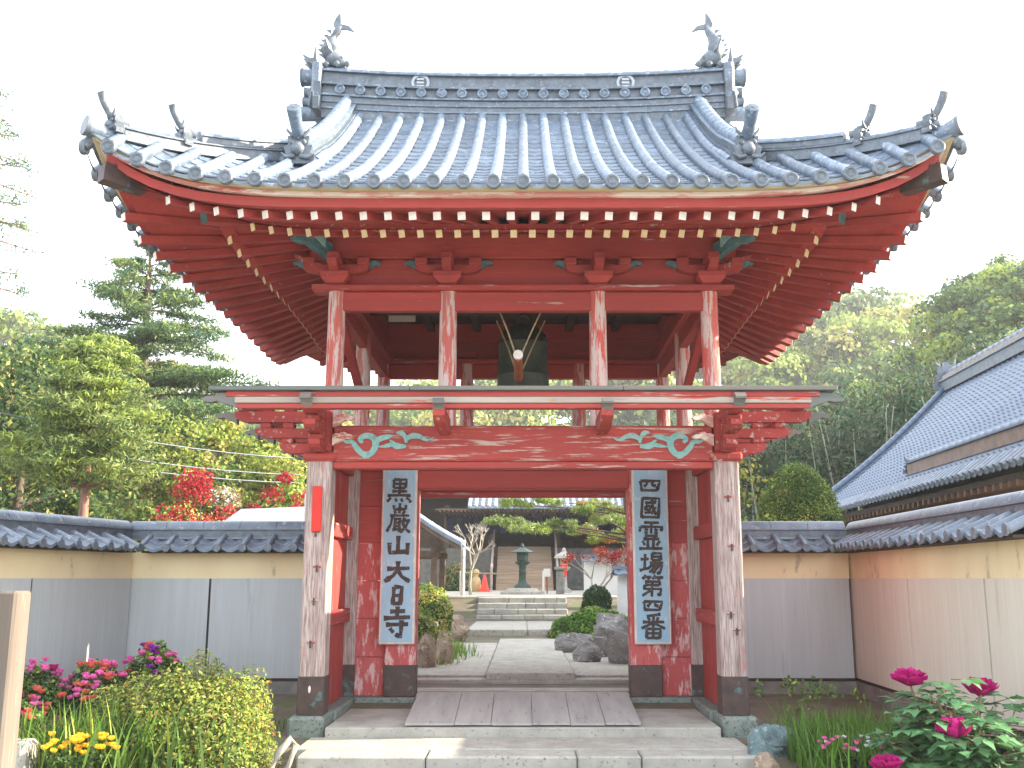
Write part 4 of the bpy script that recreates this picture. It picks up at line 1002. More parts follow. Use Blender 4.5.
m.build('trunk').parent = t; crown('crown', cl, 90, .085, ['needle', 'bluegreen', 'needle2'], [2, 2, 1], t, aspect=.2, shell=.1)
# right side
def topiary(name, label, loc, r, h, mats, wts, n=9000, size=.07, cat='shrub', group=None, power=2.6, e=(1, 1), wb=1.0):
    t = thing(name, label, cat, loc, group); d = rng.normal(0, 1, (n, 3)); d[:, 2] = np.abs(d[:, 2]) - .12; d /= np.linalg.norm(d, axis=1)[:, None]
    sq = (np.abs(d) ** power).sum(1) ** (-1 / power); wob = 1 + wb * .05 * np.sin(d[:, 0] * 7 + loc[0]) * np.sin(d[:, 1] * 6) + wb * .04 * np.sin(d[:, 2] * 9 + d[:, 0] * 5)
    Pn = d * (sq * wob * rng.uniform(.86, 1.03, n))[:, None] * np.array([r * e[0], r * e[1], h])
    V = leaf_quads(Pn, d, size, .55, .6); cell = ((Pn / .25).astype(int) @ np.array([73, 151, 31])) % 97 / 97
    wts_ = np.cumsum(np.array(wts) / sum(wts)); pick = np.where(rng.random(n) < .35, rng.random(n), cell); mi = np.searchsorted(wts_, pick * .999)
    npmesh('foliage', V, np.arange(n * 4).reshape(-1, 4), mi, [LM[x] for x in mats], t)
    rs_ = r * min(e) * .95; m = MB(); m.lathe((0, 0, 0), [(rs_ * .25, -.3), (rs_ * .7, h * .1), (rs_ * .75, h * .4), (rs_ * .55, h * .66), (rs_ * .2, h * .76), (.01, h * .78)], LM['dark'], 14); m.build('stems').parent = t
    return t
topiary('clipped_shrub', 'large clipped dome shrub behind the right wall, in front of the bamboo', (5.25, 19.2, 1.9), .84, 1.75, ['mid', 'lime', 'yell'], [5, 3, .4], 26000, .05, power=2.15, wb=.3)
m = MB(); m.tube([(0, 0, -2.2), (0, 0, .2)], [.14, .1], M['bark'], 8); o = m.build('trunk'); o.parent = [x for x in bpy.data.objects if x.name.startswith('clipped_shrub')][0]
topiary('low_hedge', 'low yellowish hedge top showing just over the corner of the right wall', (6.6, 18.0, 1.5), .9, .75, ['yell', 'lime', 'mid'], [4, 2, 1], 6000, .07, e=(1.5, .6))
topiary('clipped_shrub', 'small green shrub at the foot of the large dome shrub', (4.3, 19.5, 1.7), .5, .75, ['mid', 'lime'], [3, 2], 3500, .07)
broadleaf('young_tree', 'thin sapling with pale leaves beside the right gate post', (3.75, 17.2, 0), 3.6, .75, ['yell', 'lime'], [3, 2], size=.09, per=26, ncl=16, trunk=.03, seed=21, base=.55, cat='tree')

# ================================================================== big hall with the blue tiled roof on the right
hall = thing('temple_hall', 'large hall on the right with a wide steep blue grey tiled roof and brown eaves', 'building', (12, 20, 0))
hd = Vector((math.sin(R(3)), math.cos(R(3)), 0)); hn_ = Vector((hd.y, -hd.x, 0)); H0 = Vector((7.35, 14.6, 0))
def HP(u, v, z): return H0 + hd * u + hn_ * v + Vector((0, 0, z))       # u away from us, v to the right
LL, VR, ZE, ZR = 14.5, 5.4, 3.2, 7.45
def hallz(t): return ZE + (ZR - ZE) * (.78 * t + .22 * t * t)
m = MB(); tilefield(m, lambda a, t: HP(LL * a + (2.6 * t if a > .5 else 0) * (a - .5) * 2, VR * t, hallz(t)), 58, 27, M['tileb'], .035, .028, 6, 'sang'); rf = m.build('roof', hall)
m = MB(); tilefield(m, lambda a, t: HP(LL * a + (2.6 * t if a > .5 else 0) * (a - .5) * 2, 2 * VR - VR * t, hallz(t)), 29, 12, M['tileb'], .035, .028, 4, 'sang'); m.build('roof_far_side', hall)
m = MB()
for i in range(59): p = HP(LL * i / 58, -.01, ZE + .0); m.tube([p, p + hn_ * .3 + Vector((0, 0, .24))], [.075, .07], M['wtile'], 8)
m.build('eave_tiles', hall)
m = MB(); pts = [HP(u, VR, ZR) for u in (-.2, 5, 10, LL + 2.7)]; pathbox(m, pts, .5, -.1, .22, M['tiled']); pathbox(m, pts, .6, .222, .27, M['wtile']); pathbox(m, pts, .4, .272, .42, M['greywood']); caproll(m, pts, .15, M['tileb'], .4, .45); m.build('roof_ridge', hall)
onigawara(HP(LL + 2.75, VR, ZR), hd, .7, .9, hall)
pts = [HP(LL + 2.6 * t + .05, VR * t, hallz(t)) for t in [i / 10 for i in range(11)]]
m = MB(); pathbox(m, pts, .35, -.08, .12, M['tiled']); caproll(m, pts, .11, M['tileb'], .3, .16); m.build('verge_ridge', hall)
# lower flying ridge that ends in a small upturned tile
pts = [HP(u, .92, hallz(.17)) for u in (-.2, 3, 5.4, 7.6)]
m = MB(); pathbox(m, pts, .28, -.05, .20, mat('brown_ridge_tile', (.26, .19, .16), (.18, .14, .12), 5, .7)); pathbox(m, pts, .36, .202, .235, M['tileb']); caproll(m, pts, .10, M['tileb'], .35, .25); rr_ = m.build('lower_ridge', hall)
onigawara(HP(7.7, .92, hallz(.17)), hd, .3, .36, rr_)
m = MB(); 
def quadbox(a, b, c, d, z0, z1, mm, mb): mb.add([Vector((*p[:2], z0)) for p in (a, b, c, d)] + [Vector((*p[:2], z1)) for p in (a, b, c, d)], [(0, 3, 2, 1), (4, 5, 6, 7), (0, 1, 5, 4), (1, 2, 6, 5), (2, 3, 7, 6), (3, 0, 4, 7)], mm)
quadbox(HP(.1, .12, 0), HP(LL - .1, .12, 0), HP(LL - .1, 1.3, 0), HP(.1, 1.3, 0), 2.98, 3.08, M['darkwood'], m)
for i in range(48): p = HP(.2 + i * .3, .1, 0); quadbox(p, p + hd * .09, p + hd * .09 + hn_ * 1.2, p + hn_ * 1.2, 2.88, 2.975, mat('brown_wood', (.16, .09, .055), (.1, .06, .04), 5, .8), m)
m.build('eave_rafters', hall)
m = MB(); quadbox(HP(.4, 1.3, 0), HP(LL - .6, 1.3, 0), HP(LL - .6, 9.4, 0), HP(.4, 9.4, 0), -.1, 3.3, MATS['brown_wood'], m); 
m.build('wall', hall)
m = MB()
for s in (LL - .45,): m.add([HP(s, 1.2, 3.0), HP(s, 9.5, 3.0), HP(s + 2.3, VR, ZR - .1)], [(0, 1, 2)], M['whiteplaster'])
m.build('gable_wall', hall); m = MB(); m.add([HP(.35, .3, 3.3), HP(.35, 10.4, 3.3), HP(.35, VR, ZR - .15)], [(0, 2, 1)], M['whiteplaster'])
m.build('gable_wall', hall)

# ================================================================== utility pole and wires, shed roof at the left
t = thing('utility_pole', 'grey utility pole with a cross arm among the trees left of the maples', 'utility pole', (-11.2, 33.5, 0)); m = MB(); m.tube([(0, 0, 0), (0, 0, 5.8)], [.14, .1], M['base'], 10); m.build('pole').parent = t
m = MB(); m.bbox(-.9, .9, -.05, .05, 5.35, 5.45, M['base'], .01); a = m.build('cross_arm'); a.parent = t
for x in (-.8, -.4, .4, .8): m = MB(); m.lathe((x, 0, 5.45), [(.02, 0), (.05, .03), (.05, .1), (.02, .14)], M['white'], 8); m.build('insulator').parent = a
t = thing('roadside_wires', 'three dark overhead wires slanting down from the left frame edge', 'wires', (-14, 22, 6))
for z in (0, .42, .62):
    m = MB(); m.tube([(-15.0 + 7.6 * u, 19 + 14.0 * u, 5.9 - z * 1.3 - .5 * u - 1.6 * u * (1 - u)) for u in [i / 10 for i in range(11)]], .018, M['tiled'], 5); w = m.build('wire'); w.location = (0, 0, 0); attach(w, t)
t = thing('shed', 'low shed with pale grey sheet roof behind the left wall by the gate', 'shed', (-4.9, 20, 0))
m = MB(); m.add([(-6.0, 19.4, 2.35), (-3.4, 19.4, 2.55), (-3.4, 21.4, 3.0), (-6.0, 21.4, 2.9), (-6.0, 19.4, 2.40), (-3.4, 19.4, 2.60), (-3.4, 21.4, 3.05), (-6.0, 21.4, 2.95)], [(0, 3, 2, 1), (4, 5, 6, 7), (0, 1, 5, 4), (1, 2, 6, 5), (2, 3, 7, 6), (3, 0, 4, 7)], mat('sheet_roof', (.22, .25, .26), (.18, .2, .21), 3, .6)); m.build('roof', t)
m = MB(); m.box(-5.8, -3.6, 19.7, 21.2, -.1, 2.35, M['greywall']); m.build('wall', t)
m = MB(); m.tube([(-4.15, 19.3, 0), (-4.15, 19.3, 3.1)], .05, M['white'], 8); tag(m.build('white_pipe'), 'white upright pipe beside the pale shed roof', 'pipe')

# ================================================================== garden seen through the gate
def P_(b, root, nm): o = b.build(nm); attach(o, root); return o
# bronze lantern
t = thing('bronze_lantern', 'dark green bronze lantern on a round stone base below the main hall stairs', 'lantern', (-.02, 36, .95)); B = M['bronzeg']; o0 = (-.02, 36, .95)
m = MB(); m.lathe(o0, [(.78, 0), (.78, .10), (.6, .10), (.55, .2), (.3, .22)], pathm, 20); P_(m, t, 'stone_base')
m = MB(); m.lathe(o0, [(.30, .22), (.28, .3), (.17, .38), (.13, .5), (.12, .75), (.15, .78), (.12, .82), (.13, 1.0), (.26, 1.08), (.27, 1.13)], B, 16); P_(m, t, 'shaft')
m = MB(); m.lathe(o0, [(.17, 1.13), (.2, 1.18), (.2, 1.42), (.17, 1.46)], B, 6, smooth=False); P_(m, t, 'light_box')
m = MB(); m.lathe(o0, [(.40, 1.44), (.42, 1.47), (.3, 1.52), (.14, 1.6), (.06, 1.63), (.07, 1.68), (.04, 1.74), (.01, 1.78)], B, 6, smooth=False); P_(m, t, 'lantern_roof')
# main hall
mh = thing('main_hall', 'main temple hall beyond the path with tiled roof, stairs and dark crest curtain', 'building', (2, 54, 1))
bw = mat('hall_wood', (.17, .115, .08), (.11, .075, .055), 5, .8, .2)
m = MB()
for i in range(13): m.bbox(-1.25, 1.4, 46.6 + i * .36, 51.4, .93 + i * .165, .93 + (i + 1) * .165 - .004, mat('stair_wood', (.42, .31, .22), (.3, .22, .16), 4, .85, .2, GX), .012)
P_(m, mh, 'stairs')
for x in (-1.45, 1.6):
    m = MB(); m.beam((x, 46.4, 1.8), (x, 51.2, 3.9), .09, .10, M['greywood']); m.tube([(x, 46.4, .9), (x, 46.4, 2.05)], .06, M['greywood'], 8)
    for k in (1, 2, 3): m.tube([(x, 46.4 + 1.2 * k, .95 + .54 * k), (x, 46.4 + 1.2 * k, 1.8 + .53 * k)], .035, M['greywood'], 6)
    P_(m, mh, 'stair_rail')
m = MB(); m.bbox(-7, -1.5, 51.3, 60, .9, 3.0, M['base'], .02); m.bbox(1.65, 9, 51.3, 60, .9, 3.0, M['base'], .02); m.bbox(-1.5, 1.65, 51.42, 60, .9, 3.05, bw, .02); P_(m, mh, 'hall_base')
m = MB(); m.box(-6.5, 8.5, 54.2, 60, 3.0, 6.2, M['darkwood']); m.bbox(-6.4, -1.6, 54.05, 54.19, 3.05, 4.1, bw, .01); m.bbox(1.7, 8.4, 54.05, 54.19, 3.05, 4.1, bw, .01); P_(m, mh, 'hall_wall')
for x in (-3.9, -1.6, 1.75, 5.2, 8.0):
    m = MB(); m.bbox(x - .14, x + .14, 51.6, 51.88, .95, 5.2, bw, .02); P_(m, mh, 'column')
m = MB(); m.bbox(-4.2, 8.4, 51.62, 51.86, 4.75, 5.05, bw, .01); P_(m, mh, 'tie_beam')
m = MB(); m.bbox(-4.2, 8.4, 48.0, 52, 4.7, 4.76, bw, .01)
for i in range(60): m.box(-4.0 + i * .2, -3.9 + i * .2, 48.0, 51.9, 4.62, 4.698, bw)
P_(m, mh, 'porch_soffit')
m = MB(); X0, X1 = -2.55, 6.8
tilefield(m, lambda a, t: (X0 + (X1 - X0) * a, 47.8 + 4.6 * t, 4.78 + 2.0 * t + .5 * t * t), 30, 14, M['tile'], .03, .02, 4)
for i in range(31): x = X0 + (X1 - X0) * i / 30; m.tube([(x, 47.75, 4.84), (x, 50, 5.86), (x, 52.4, 7.32)], .085, mat('light_roll_tile', (.42, .46, .52), (.32, .36, .42), 6, .4), 8)
P_(m, mh, 'porch_roof')
m = MB(); tilefield(m, lambda a, t: (-6.8 + 17 * a, 50.4 + 5.5 * t, 5.9 + 2.6 * t + 1.0 * t * t), 46, 16, M['tile'], .03, .03, 4); 
m.add([(-6.8, 50.4, 5.9), (10.2, 50.4, 5.9), (10.2, 50.4, 5.7), (-6.8, 50.4, 5.7), (-6.8, 61.4, 5.7), (10.2, 61.4, 5.7), (10.2, 61.4, 5.9), (-6.8, 61.4, 5.9)], [(0, 3, 2, 1), (3, 4, 5, 2), (4, 7, 6, 5), (0, 7, 4, 3), (1, 2, 5, 6)], bw)
tilefield(m, lambda a, t: (-6.8 + 17 * a, 61.4 - 5.5 * t, 5.9 + 2.6 * t + 1.0 * t * t), 30, 8, M['tile'], .03, .03, 4); P_(m, mh, 'main_roof')
m = MB(); pathbox(m, [(-6.8, 55.9, 9.4), (10.2, 55.9, 9.4)], .5, -.1, .5, M['tiled']); P_(m, mh, 'roof_ridge')
navy = mat('navy_curtain', (.02, .03, .10), (.015, .022, .07), 4, .9)
m = MB(); vs = []
for i in range(121): x = -3.9 + 9.1 * i / 120; y = 51.5 + .04 * math.sin(i * 1.1); vs += [(x, y, 4.72), (x, y - .03, 3.72)]
m.add(vs, [(2 * i, 2 * i + 1, 2 * i + 3, 2 * i + 2) for i in range(120)], navy, True); cu = m.build('curtain'); attach(cu, mh)
for x in (-2.0, .2, 3.6):
    m = MB()
    for a in range(16):
        an = a * math.pi / 8; m.ribbon([(0, 0), (.07, 0), (.17, 0), (.22, 0)], [.02, .05, .07, .03], (x, 51.40 - .002 * a, 4.2), (math.cos(an), 0, math.sin(an)), (-math.sin(an), 0, math.cos(an)), .004, M['white'])
    P_(m, cu, 'round_crest')
# things near the stairs
def put(mb, nm, label, cat): o = mb.build(nm); return tag(o, label, cat)
m = MB(); m.lathe((-1.58, 42, .95), [(.30, 0), (.30, .03), (.2, .04), (.05, .68), (.02, .72)], mat('cone_red', (.75, .06, .03), (.65, .05, .03), 5, .5), 16); put(m, 'traffic_cone', 'red traffic cone beside the left foot of the hall stairs', 'traffic cone')
m = MB(); m.lathe((-1.95, 42.3, .95), [(.16, 0), (.2, .1), (.19, .45), (.13, .6), (.08, .62), (.13, .72), (.13, .84), (.07, .92), (.001, .94)], mat('tan_stone', (.52, .38, .18), (.42, .31, .16), 6, .9), 12); put(m, 'stone_statue', 'small tan stone figure left of the red cone', 'statue')
t = thing('notice_post', 'small white notice on a thin red pole at the right foot of the stairs', 'sign', (.86, 36.5, .95)); m = MB(); m.tube([(.86, 36.5, .95), (.86, 36.5, 1.75)], .022, mat('dark_red_pole', (.4, .04, .03), None, 5, .6), 8); P_(m, t, 'pole'); m = MB(); m.bbox(.74, .98, 36.44, 36.47, 1.56, 1.84, M['white'], .006); P_(m, t, 'notice')
t = thing('rope_barrier', 'pale rope barrier stretched across the bottom of the hall stairs', 'barrier', (-.5, 38, .95)); m = MB(); m.tube([(-2.3 + .5 * i, 37.6, 1.72 - .05 * math.sin(i * math.pi / 6)) for i in range(7)], .03, M['rope'], 6); P_(m, t, 'rope')
for x in (-2.3, .75): m = MB(); m.tube([(x, 37.6, .95), (x, 37.6, 1.78)], .04, M['white'], 8); P_(m, t, 'barrier_post')
t = thing('stone_pillar', 'square grey stone pillar right of the hall stairs', 'pillar', (1.3, 36, .95)); m = MB(); m.bbox(1.17, 1.45, 35.86, 36.14, .9, 1.78, M['base'], .03); P_(m, t, 'shaft'); m = MB(); m.bbox(1.1, 1.52, 35.8, 36.2, 1.783, 1.9, M['base'], .03); P_(m, t, 'cap')
t = thing('stone_lantern', 'pale stone lantern behind the grey pillar', 'lantern', (1.7, 40, .95)); c = (1.62, 40, .95); m = MB(); m.lathe(c, [(.28, 0), (.26, .12), (.12, .2), (.10, .8), (.24, .92), (.24, 1.0)], M['stone'], 8); P_(m, t, 'pedestal'); m = MB(); m.lathe(c, [(.16, 1.0), (.16, 1.3), (.40, 1.33), (.36, 1.42), (.1, 1.58), (.07, 1.7), (.01, 1.75)], M['barkpale'], 8, smooth=False); P_(m, t, 'fire_box')
m = MB(); m.bbox(1.42, 1.68, 38.9, 39.02, 1.55, 2.05, MATS['cone_red'], .05); m.tube([(1.55, 38.96, .95), (1.55, 38.96, 1.56)], .04, M['base'], 6); put(m, 'red_box', 'small bright red box on a post right of the stairs', 'box')
# left pavilion
pv = thing('water_pavilion', 'small open pavilion with tiled gable roof on the left of the garden path', 'pavilion', (-3.6, 30, .3))
for x in (-4.9, -2.55):
    for y in (29.2, 32.2): m = MB(); m.bbox(x - .09, x + .09, y - .09, y + .09, .1, 2.45, bw, .01); P_(m, pv, 'post')
m = MB(); m.bbox(-5.0, -2.4, 29.1, 29.3, 2.1, 2.28, bw, .01); m.bbox(-5.0, -2.4, 32.1, 32.3, 2.1, 2.28, bw, .01); m.bbox(-2.64, -2.46, 29.31, 32.09, 2.29, 2.44, bw, .01); P_(m, pv, 'frame')
def pz(t): return 2.42 + 1.0 * t + .35 * t * t
m = MB(); tilefield(m, lambda a, t: (-1.75 - 2.0 * t, 28.4 + 4.8 * a, pz(t)), 18, 9, M['wtile'], .03, .025, 5); tilefield(m, lambda a, t: (-5.75 + 2.0 * t, 28.4 + 4.8 * a, pz(t)), 18, 9, M['wtile'], .03, .025, 5)
P_(m, pv, 'roof')
for s in (-1, 1):
    m = MB(); pts = [(-3.75 + s * 2.02 * (1 - t), 28.38, pz(t)) for t in [i / 8 for i in range(9)]]; pathbox(m, pts, .12, -.16, -.03, bw); P_(m, pv, 'barge_board')
    m = MB(); pathbox(m, [(p[0], p[1] + .06, p[2]) for p in pts], .34, -.03, .06, M['wtile']); caproll(m, [(p[0], p[1] - .05, p[2] + .08) for p in pts], .06, MATS['light_roll_tile'], .25); caproll(m, [(p[0], p[1] + .14, p[2] + .10) for p in pts], .07, MATS['light_roll_tile'], .25); P_(m, pv, 'verge_tiles')
m = MB(); pathbox(m, [(-3.75, 28.3, 3.75), (-3.75, 33.3, 3.75)], .25, -.05, .2, M['tiled']); caproll(m, [(-3.75, 28.3, 3.97), (-3.75, 33.3, 3.97)], .08, M['wtile']); P_(m, pv, 'roof_ridge')
m = MB(); m.bbox(-4.5, -2.9, 30, 31.2, .3, 1.0, M['stone'], .05); put(m, 'water_basin', 'stone water basin under the garden pavilion roof', 'basin')
m = MB(); m.tube([(-1.98, 33.5, .9), (-1.98, 33.5, 2.75)], .07, M['white'], 10); put(m, 'white_post', 'white upright post in front of the bare tree left of the stairs', 'post')
# second walls on the right of the garden
def small_wall(x0, x1, y, z0, zt, label):
    t = thing('white_wall', label, 'wall', ((x0 + x1) / 2, y, z0), 'white walls in the inner garden'); m = MB(); m.box(x0, x1, y, y + .2, z0, zt, M['whiteplaster']); P_(m, t, 'plaster_wall')
    m = MB(); tilefield(m, lambda a, q: (x0 - .1 + (x1 - x0 + .1) * a, y - .28 + .38 * q, zt - .02 + .16 * q), int((x1 - x0) / .26), 2, M['wtile'], .02, .02, 4); tilefield(m, lambda a, q: (x0 - .1 + (x1 - x0 + .1) * a, y + .48 - .38 * q, zt - .02 + .16 * q), int((x1 - x0) / .26), 2, M['wtile'], .02, .02, 4)
    pathbox(m, [(x0 - .1, y + .1, zt + .12), (x1, y + .1, zt + .12)], .2, 0, .09, M['wtile']); P_(m, t, 'tile_cap')
small_wall(2.55, 6.5, 27.5, 0, 1.62, 'nearer white plaster wall with blue tile cap in the inner garden')
small_wall(2.1, 7.5, 35, .5, 2.1, 'farther white plaster wall with tile cap behind the maple')
# garden rocks
rock('large rounded grey boulder nearest the right sign board, topmost on the right', (1.78, 18.0, -.02), (.42, .38, .50), M['rock'], 31, 'rocks beside the garden path')
rock('squat grey boulder at the right edge of the path, lowest of the right rocks', (1.13, 18.4, -.02), (.30, .3, .26), M['rock'], 32, 'rocks beside the garden path')
rock('flat dark boulder between the green bush and the squat boulder', (1.05, 20.6, 0), (.42, .35, .33), M['rock'], 33, 'rocks beside the garden path')
rock('tall boulder behind, against the white wall', (1.85, 21.6, .1), (.52, .4, .48), M['rock'], 34, 'rocks beside the garden path')
rock('small low boulder tucked between the larger right rocks', (1.45, 19.4, 0), (.32, .26, .34), M['rock'], 38, 'rocks beside the garden path')
rock('lit brown boulder at the left sign board bottom', (-1.62, 17.2, -.02), (.26, .3, .46), M['rockbrown'], 35, 'rocks beside the garden path')
rock('low brown boulder next to the grass on the left of the path', (-1.38, 17.9, -.02), (.26, .3, .30), M['rockbrown'], 36, 'rocks beside the garden path')
rock('broad tan boulder farther up on the left of the path', (-1.75, 24.0, .05), (.55, .5, .50), M['rockbrown'], 37, 'rocks beside the garden path')
for i, (x, y, s, l) in enumerate([(-2.6, 31, .5, 'left of the steps'), (2.3, 31.4, .45, 'right of the steps')]): rock('grey retaining boulder ' + l, (x, y, .3), (s * 1.3, s, s), M['rock'], 41 + i, 'rocks beside the garden path')
# clipped shrubs, grass and trees
topiary('clipped_shrub', 'rounded golden green shrub left of the path, upper and farther one', (-2.0, 21.6, .5), .5, .85, ['yell', 'lime', 'mid'], [3, 3, 2], 5000, .06)
topiary('clipped_shrub', 'rounded golden green shrub left of the path, nearer and lower one', (-2.15, 19.6, .25), .5, .72, ['yell', 'mid', 'lime'], [3, 3, 2], 5000, .06)
topiary('clipped_shrub', 'long bright green bush between the rocks and the steps on the right', (1.75, 24.6, .0), 1.0, .78, ['blade', 'mid', 'lime'], [4, 3, 1], 8000, .10, e=(1.15, .6), power=2)
topiary('clipped_shrub', 'small dark bush in front of the white garden wall', (1.95, 27.0, .75), .38, .55, ['dark', 'mid'], [4, 1], 2500, .07)
topiary('clipped_shrub', 'dark bush by the base of the hall left of the stairs', (-2.9, 45, .9), .8, 1.2, ['dark', 'mid', 'brown'], [3, 2, 2], 4000, .10)
def blades(name, label, loc, n, rx, ry, h, wd, mats, lean=.35, stuff=False, cat='grass', seed=1):
    rr = np.random.default_rng(seed); x = rr.normal(0, .5, n) * rx; y = rr.normal(0, .5, n) * ry; ok = np.abs(loc[0] + x) > (2.68 if 9 < loc[1] < 14 else 0); x = x[ok]; y = y[ok]; n = len(x); a = rr.uniform(0, 2 * math.pi, n); H_ = h * rr.uniform(.45, 1.1, n); ln = lean * H_ * rr.uniform(.2, 1.3, n)
    ux, uy = np.cos(a), np.sin(a); px, py = -uy, ux; V = []; K = 4
    for k in range(K + 1):
        t = k / K; w = wd * (1 - t ** 2) * .5 + .0008; bx = x + ux * ln * t * t; by = y + uy * ln * t * t; bz = H_ * (t - .22 * t * t * (ln / (H_ * lean)))
        V.append(np.stack([bx - px * w, by - py * w, bz], 1)); V.append(np.stack([bx + px * w, by + py * w, bz], 1))
    V = np.stack(V, 1); base = (np.arange(n) * 2 * (K + 1))[:, None]; F = []
    for k in range(K): F.append(base + np.array([2 * k, 2 * k + 1, 2 * k + 3, 2 * k + 2]))
    F = np.stack(F, 1).reshape(-1, 4); mi = np.repeat(rr.choice(len(mats), n), K)
    o = npmesh(name, V.reshape(-1, 3), F, mi, [LM[q] for q in mats]); o.location = loc
    if stuff: o['kind'] = 'stuff'
    else: tag(o, label, cat)
    return o
blades('garden_grass', '', (-1.55, 19.6, 0), 900, .55, 1.6, .35, .02, ['blade', 'lime'], stuff=True)
# white rail, bare tree, pines of the inner garden
t = thing('low_white_rail', 'low white rail beside the clipped shrubs left of the path', 'rail', (-2.1, 20.3, 0)); m = MB(); m.beam((-2.6, 20.1, .50), (-1.72, 20.7, .60), .07, .09, M['white']); P_(m, t, 'rail')
for x, y in ((-2.35, 20.25), (-1.85, 20.6)): m = MB(); m.tube([(x, y, 0), (x, y, .5)], .04, M['white'], 8); P_(m, t, 'rail_post')
def bare_tree(label, loc, h, r, seed, blossom=None):
    rr = random.Random(seed); t = thing('bare_tree', label, 'tree', loc); m = MB(); tips = []
    def grow(p, d, L, rad, lv):
        e = p + d * L; m.tube([p, (p + e) / 2 + Vector((rr.gauss(0, .04), rr.gauss(0, .04), 0)) * L, e], [rad, rad * .8, rad * .55], M['barkpale'], 5, cap=False)
        if lv == 0: tips.append(e); return
        for _ in range(3): grow(e, (d + Vector((rr.gauss(0, .6), rr.gauss(0, .6), rr.uniform(-.1, .5)))).normalized(), L * .68, rad * .6, lv - 1)
    grow(Vector((0, 0, -.1)), Vector((0, 0, 1)), h * .38, .07, 4); m.build('trunk').parent = t
    if blossom: crown('crown', [(*q, .18, .18, .12) for q in tips if rr.random() < .7], 26, .07, blossom, [2, 1], t, shell=.1)
    return t
bare_tree('pale bare branching tree in front of the hall curtain', (-1.75, 34.5, .9), 2.6, 1, 5)
bare_tree('small pale trunked tree with red leaves in front of the white garden walls', (2.0, 28.2, .25), 2.4, 1, 8, ['redl', 'orange'])
def cloud_pine(label, loc, pads, seed, mats=('needle2', 'lime', 'needle')):
    t = thing('garden_pine', label, 'tree', loc); m = MB(); cl = []; rr = random.Random(seed); base = Vector(loc)
    top = max(p[2] for p in pads)
    m.tube([(0, 0, -.1), (.12, 0, top * .4), (-.05, .1, top * .9 - base.z)], [.16, .11, .04], M['bark'], 8)
    for x, y, z, r in pads:
        q = Vector((x, y, z)) - base; m.tube([(0, 0, q.z - .35), (q.x * .5, q.y * .5, q.z - .12), (q.x, q.y, q.z - .06)], [.03, .02, .008], M['bark'], 5, cap=False)
        for k in range(max(4, int(r * 17))): a = rr.uniform(0, 6.28); u = r * math.sqrt(rr.random()); cl.append((q.x + u * math.cos(a), q.y + u * math.sin(a), q.z + rr.gauss(0, .06), .24, .24, .12))
    m.build('trunk').parent = t; crown('crown', cl, 110, .15, list(mats), [3, 3, 1.2], t, aspect=.18, jit=.7, shell=.1, clumpvar=.5)
cloud_pine('garden pine with level green pads spreading over the lantern and stairs', (3.1, 30.5, .5), [(-.6, 29.4, 3.15, .5), (.2, 29.2, 2.95, .62), (1.0, 29.5, 3.0, .6), (-.1, 30, 3.7, .6), (.9, 30, 3.8, .6), (1.7, 29.6, 3.5, .6), (2.4, 29.3, 3.2, .6), (1.4, 30.2, 4.5, .6), (2.3, 30.4, 4.6, .7), (3.2, 30, 4.0, .7), (3.4, 29.6, 3.2, .6), (2.9, 30.5, 5.2, .7), (.5, 30.6, 4.6, .5)], 3)
cloud_pine('second garden pine with orange tinted tips right of the stairs, nearer the sign board', (4.0, 33, .6), [(1.8, 32.4, 3.0, .5), (2.6, 32.2, 2.75, .6), (3.4, 32.4, 3.0, .6), (3.0, 33, 3.7, .7), (3.9, 33, 4.3, .8), (2.2, 33.2, 3.9, .6)], 4, ('needle2', 'lime', 'orange'))

# ================================================================== foreground plants
def blossoms(mb, c, r, m, n=9, seed=0, open_=.9):
    """layered cupped petals round a centre"""
    rr = random.Random(seed); c = Vector(c)
    for ring_, (k, tilt, sc) in enumerate(((n, .45, 1.0), (n, .85, .92), (n - 2, 1.15, .8), (n - 4, 1.35, .6), (3, 1.5, .4))):
        for i in range(max(k, 3)):
            a = 2 * math.pi * (i + rr.random() * .5) / max(k, 3); d = Vector((math.cos(a), math.sin(a), 0)); t = Vector((-d.y, d.x, 0)); vs = []
            tl = tilt + rr.gauss(0, .15)
            for q, w in ((0, .14), (.35, .42), (.72, .60), (1.0, .50)):
                cur = tl + q * .5 * open_; p = c + (d * math.cos(cur) * q + Vector((0, 0, 1)) * math.sin(cur) * q) * r * sc
                jz = Vector((0, 0, rr.gauss(0, .05) * r)); vs += [p - t * w * r * sc + jz + d * .02 * r, p + Vector((0, 0, -.06 * r)), p + t * w * r * sc - jz + d * .02 * r]
            mb.add(vs, [(3 * j + e, 3 * j + e + 1, 3 * j + e + 4, 3 * j + e + 3) for j in range(3) for e in (0, 1)], m, True)
# azaleas along the left wall
def azalea(label, loc, r, h, pet, seed, nfl=30):
    t = topiary('azalea_bush', label, loc, r, h, ['mid', 'dark', 'lime'], [4, 2, 1.6], 6500, .05, cat='flower bush', group='azalea bushes under the left wall', power=2.0)
    rr = random.Random(seed)
    for i in range(nfl):
        a = rr.uniform(0, 6.28); z = rr.uniform(.25, 1); q = math.sqrt(max(0, 1 - z * z)); m = MB(); c = (r * q * math.cos(a) * 1.02, r * q * math.sin(a) * 1.02, h * z * 1.02)
        for _ in range(4): blossoms(m, (c[0] + rr.gauss(0, .04), c[1] + rr.gauss(0, .04), c[2] + rr.gauss(0, .03)), .05, LM[pet[i % len(pet)]], 5, rr.random())
        m.build('blossom').parent = t
azalea('azalea bush with magenta and pink blossoms nearest the wooden post', (-5.35, 11.4, -.25), .5, .78, ['pinkp', 'pinkp', 'coral', 'mag'], 1)
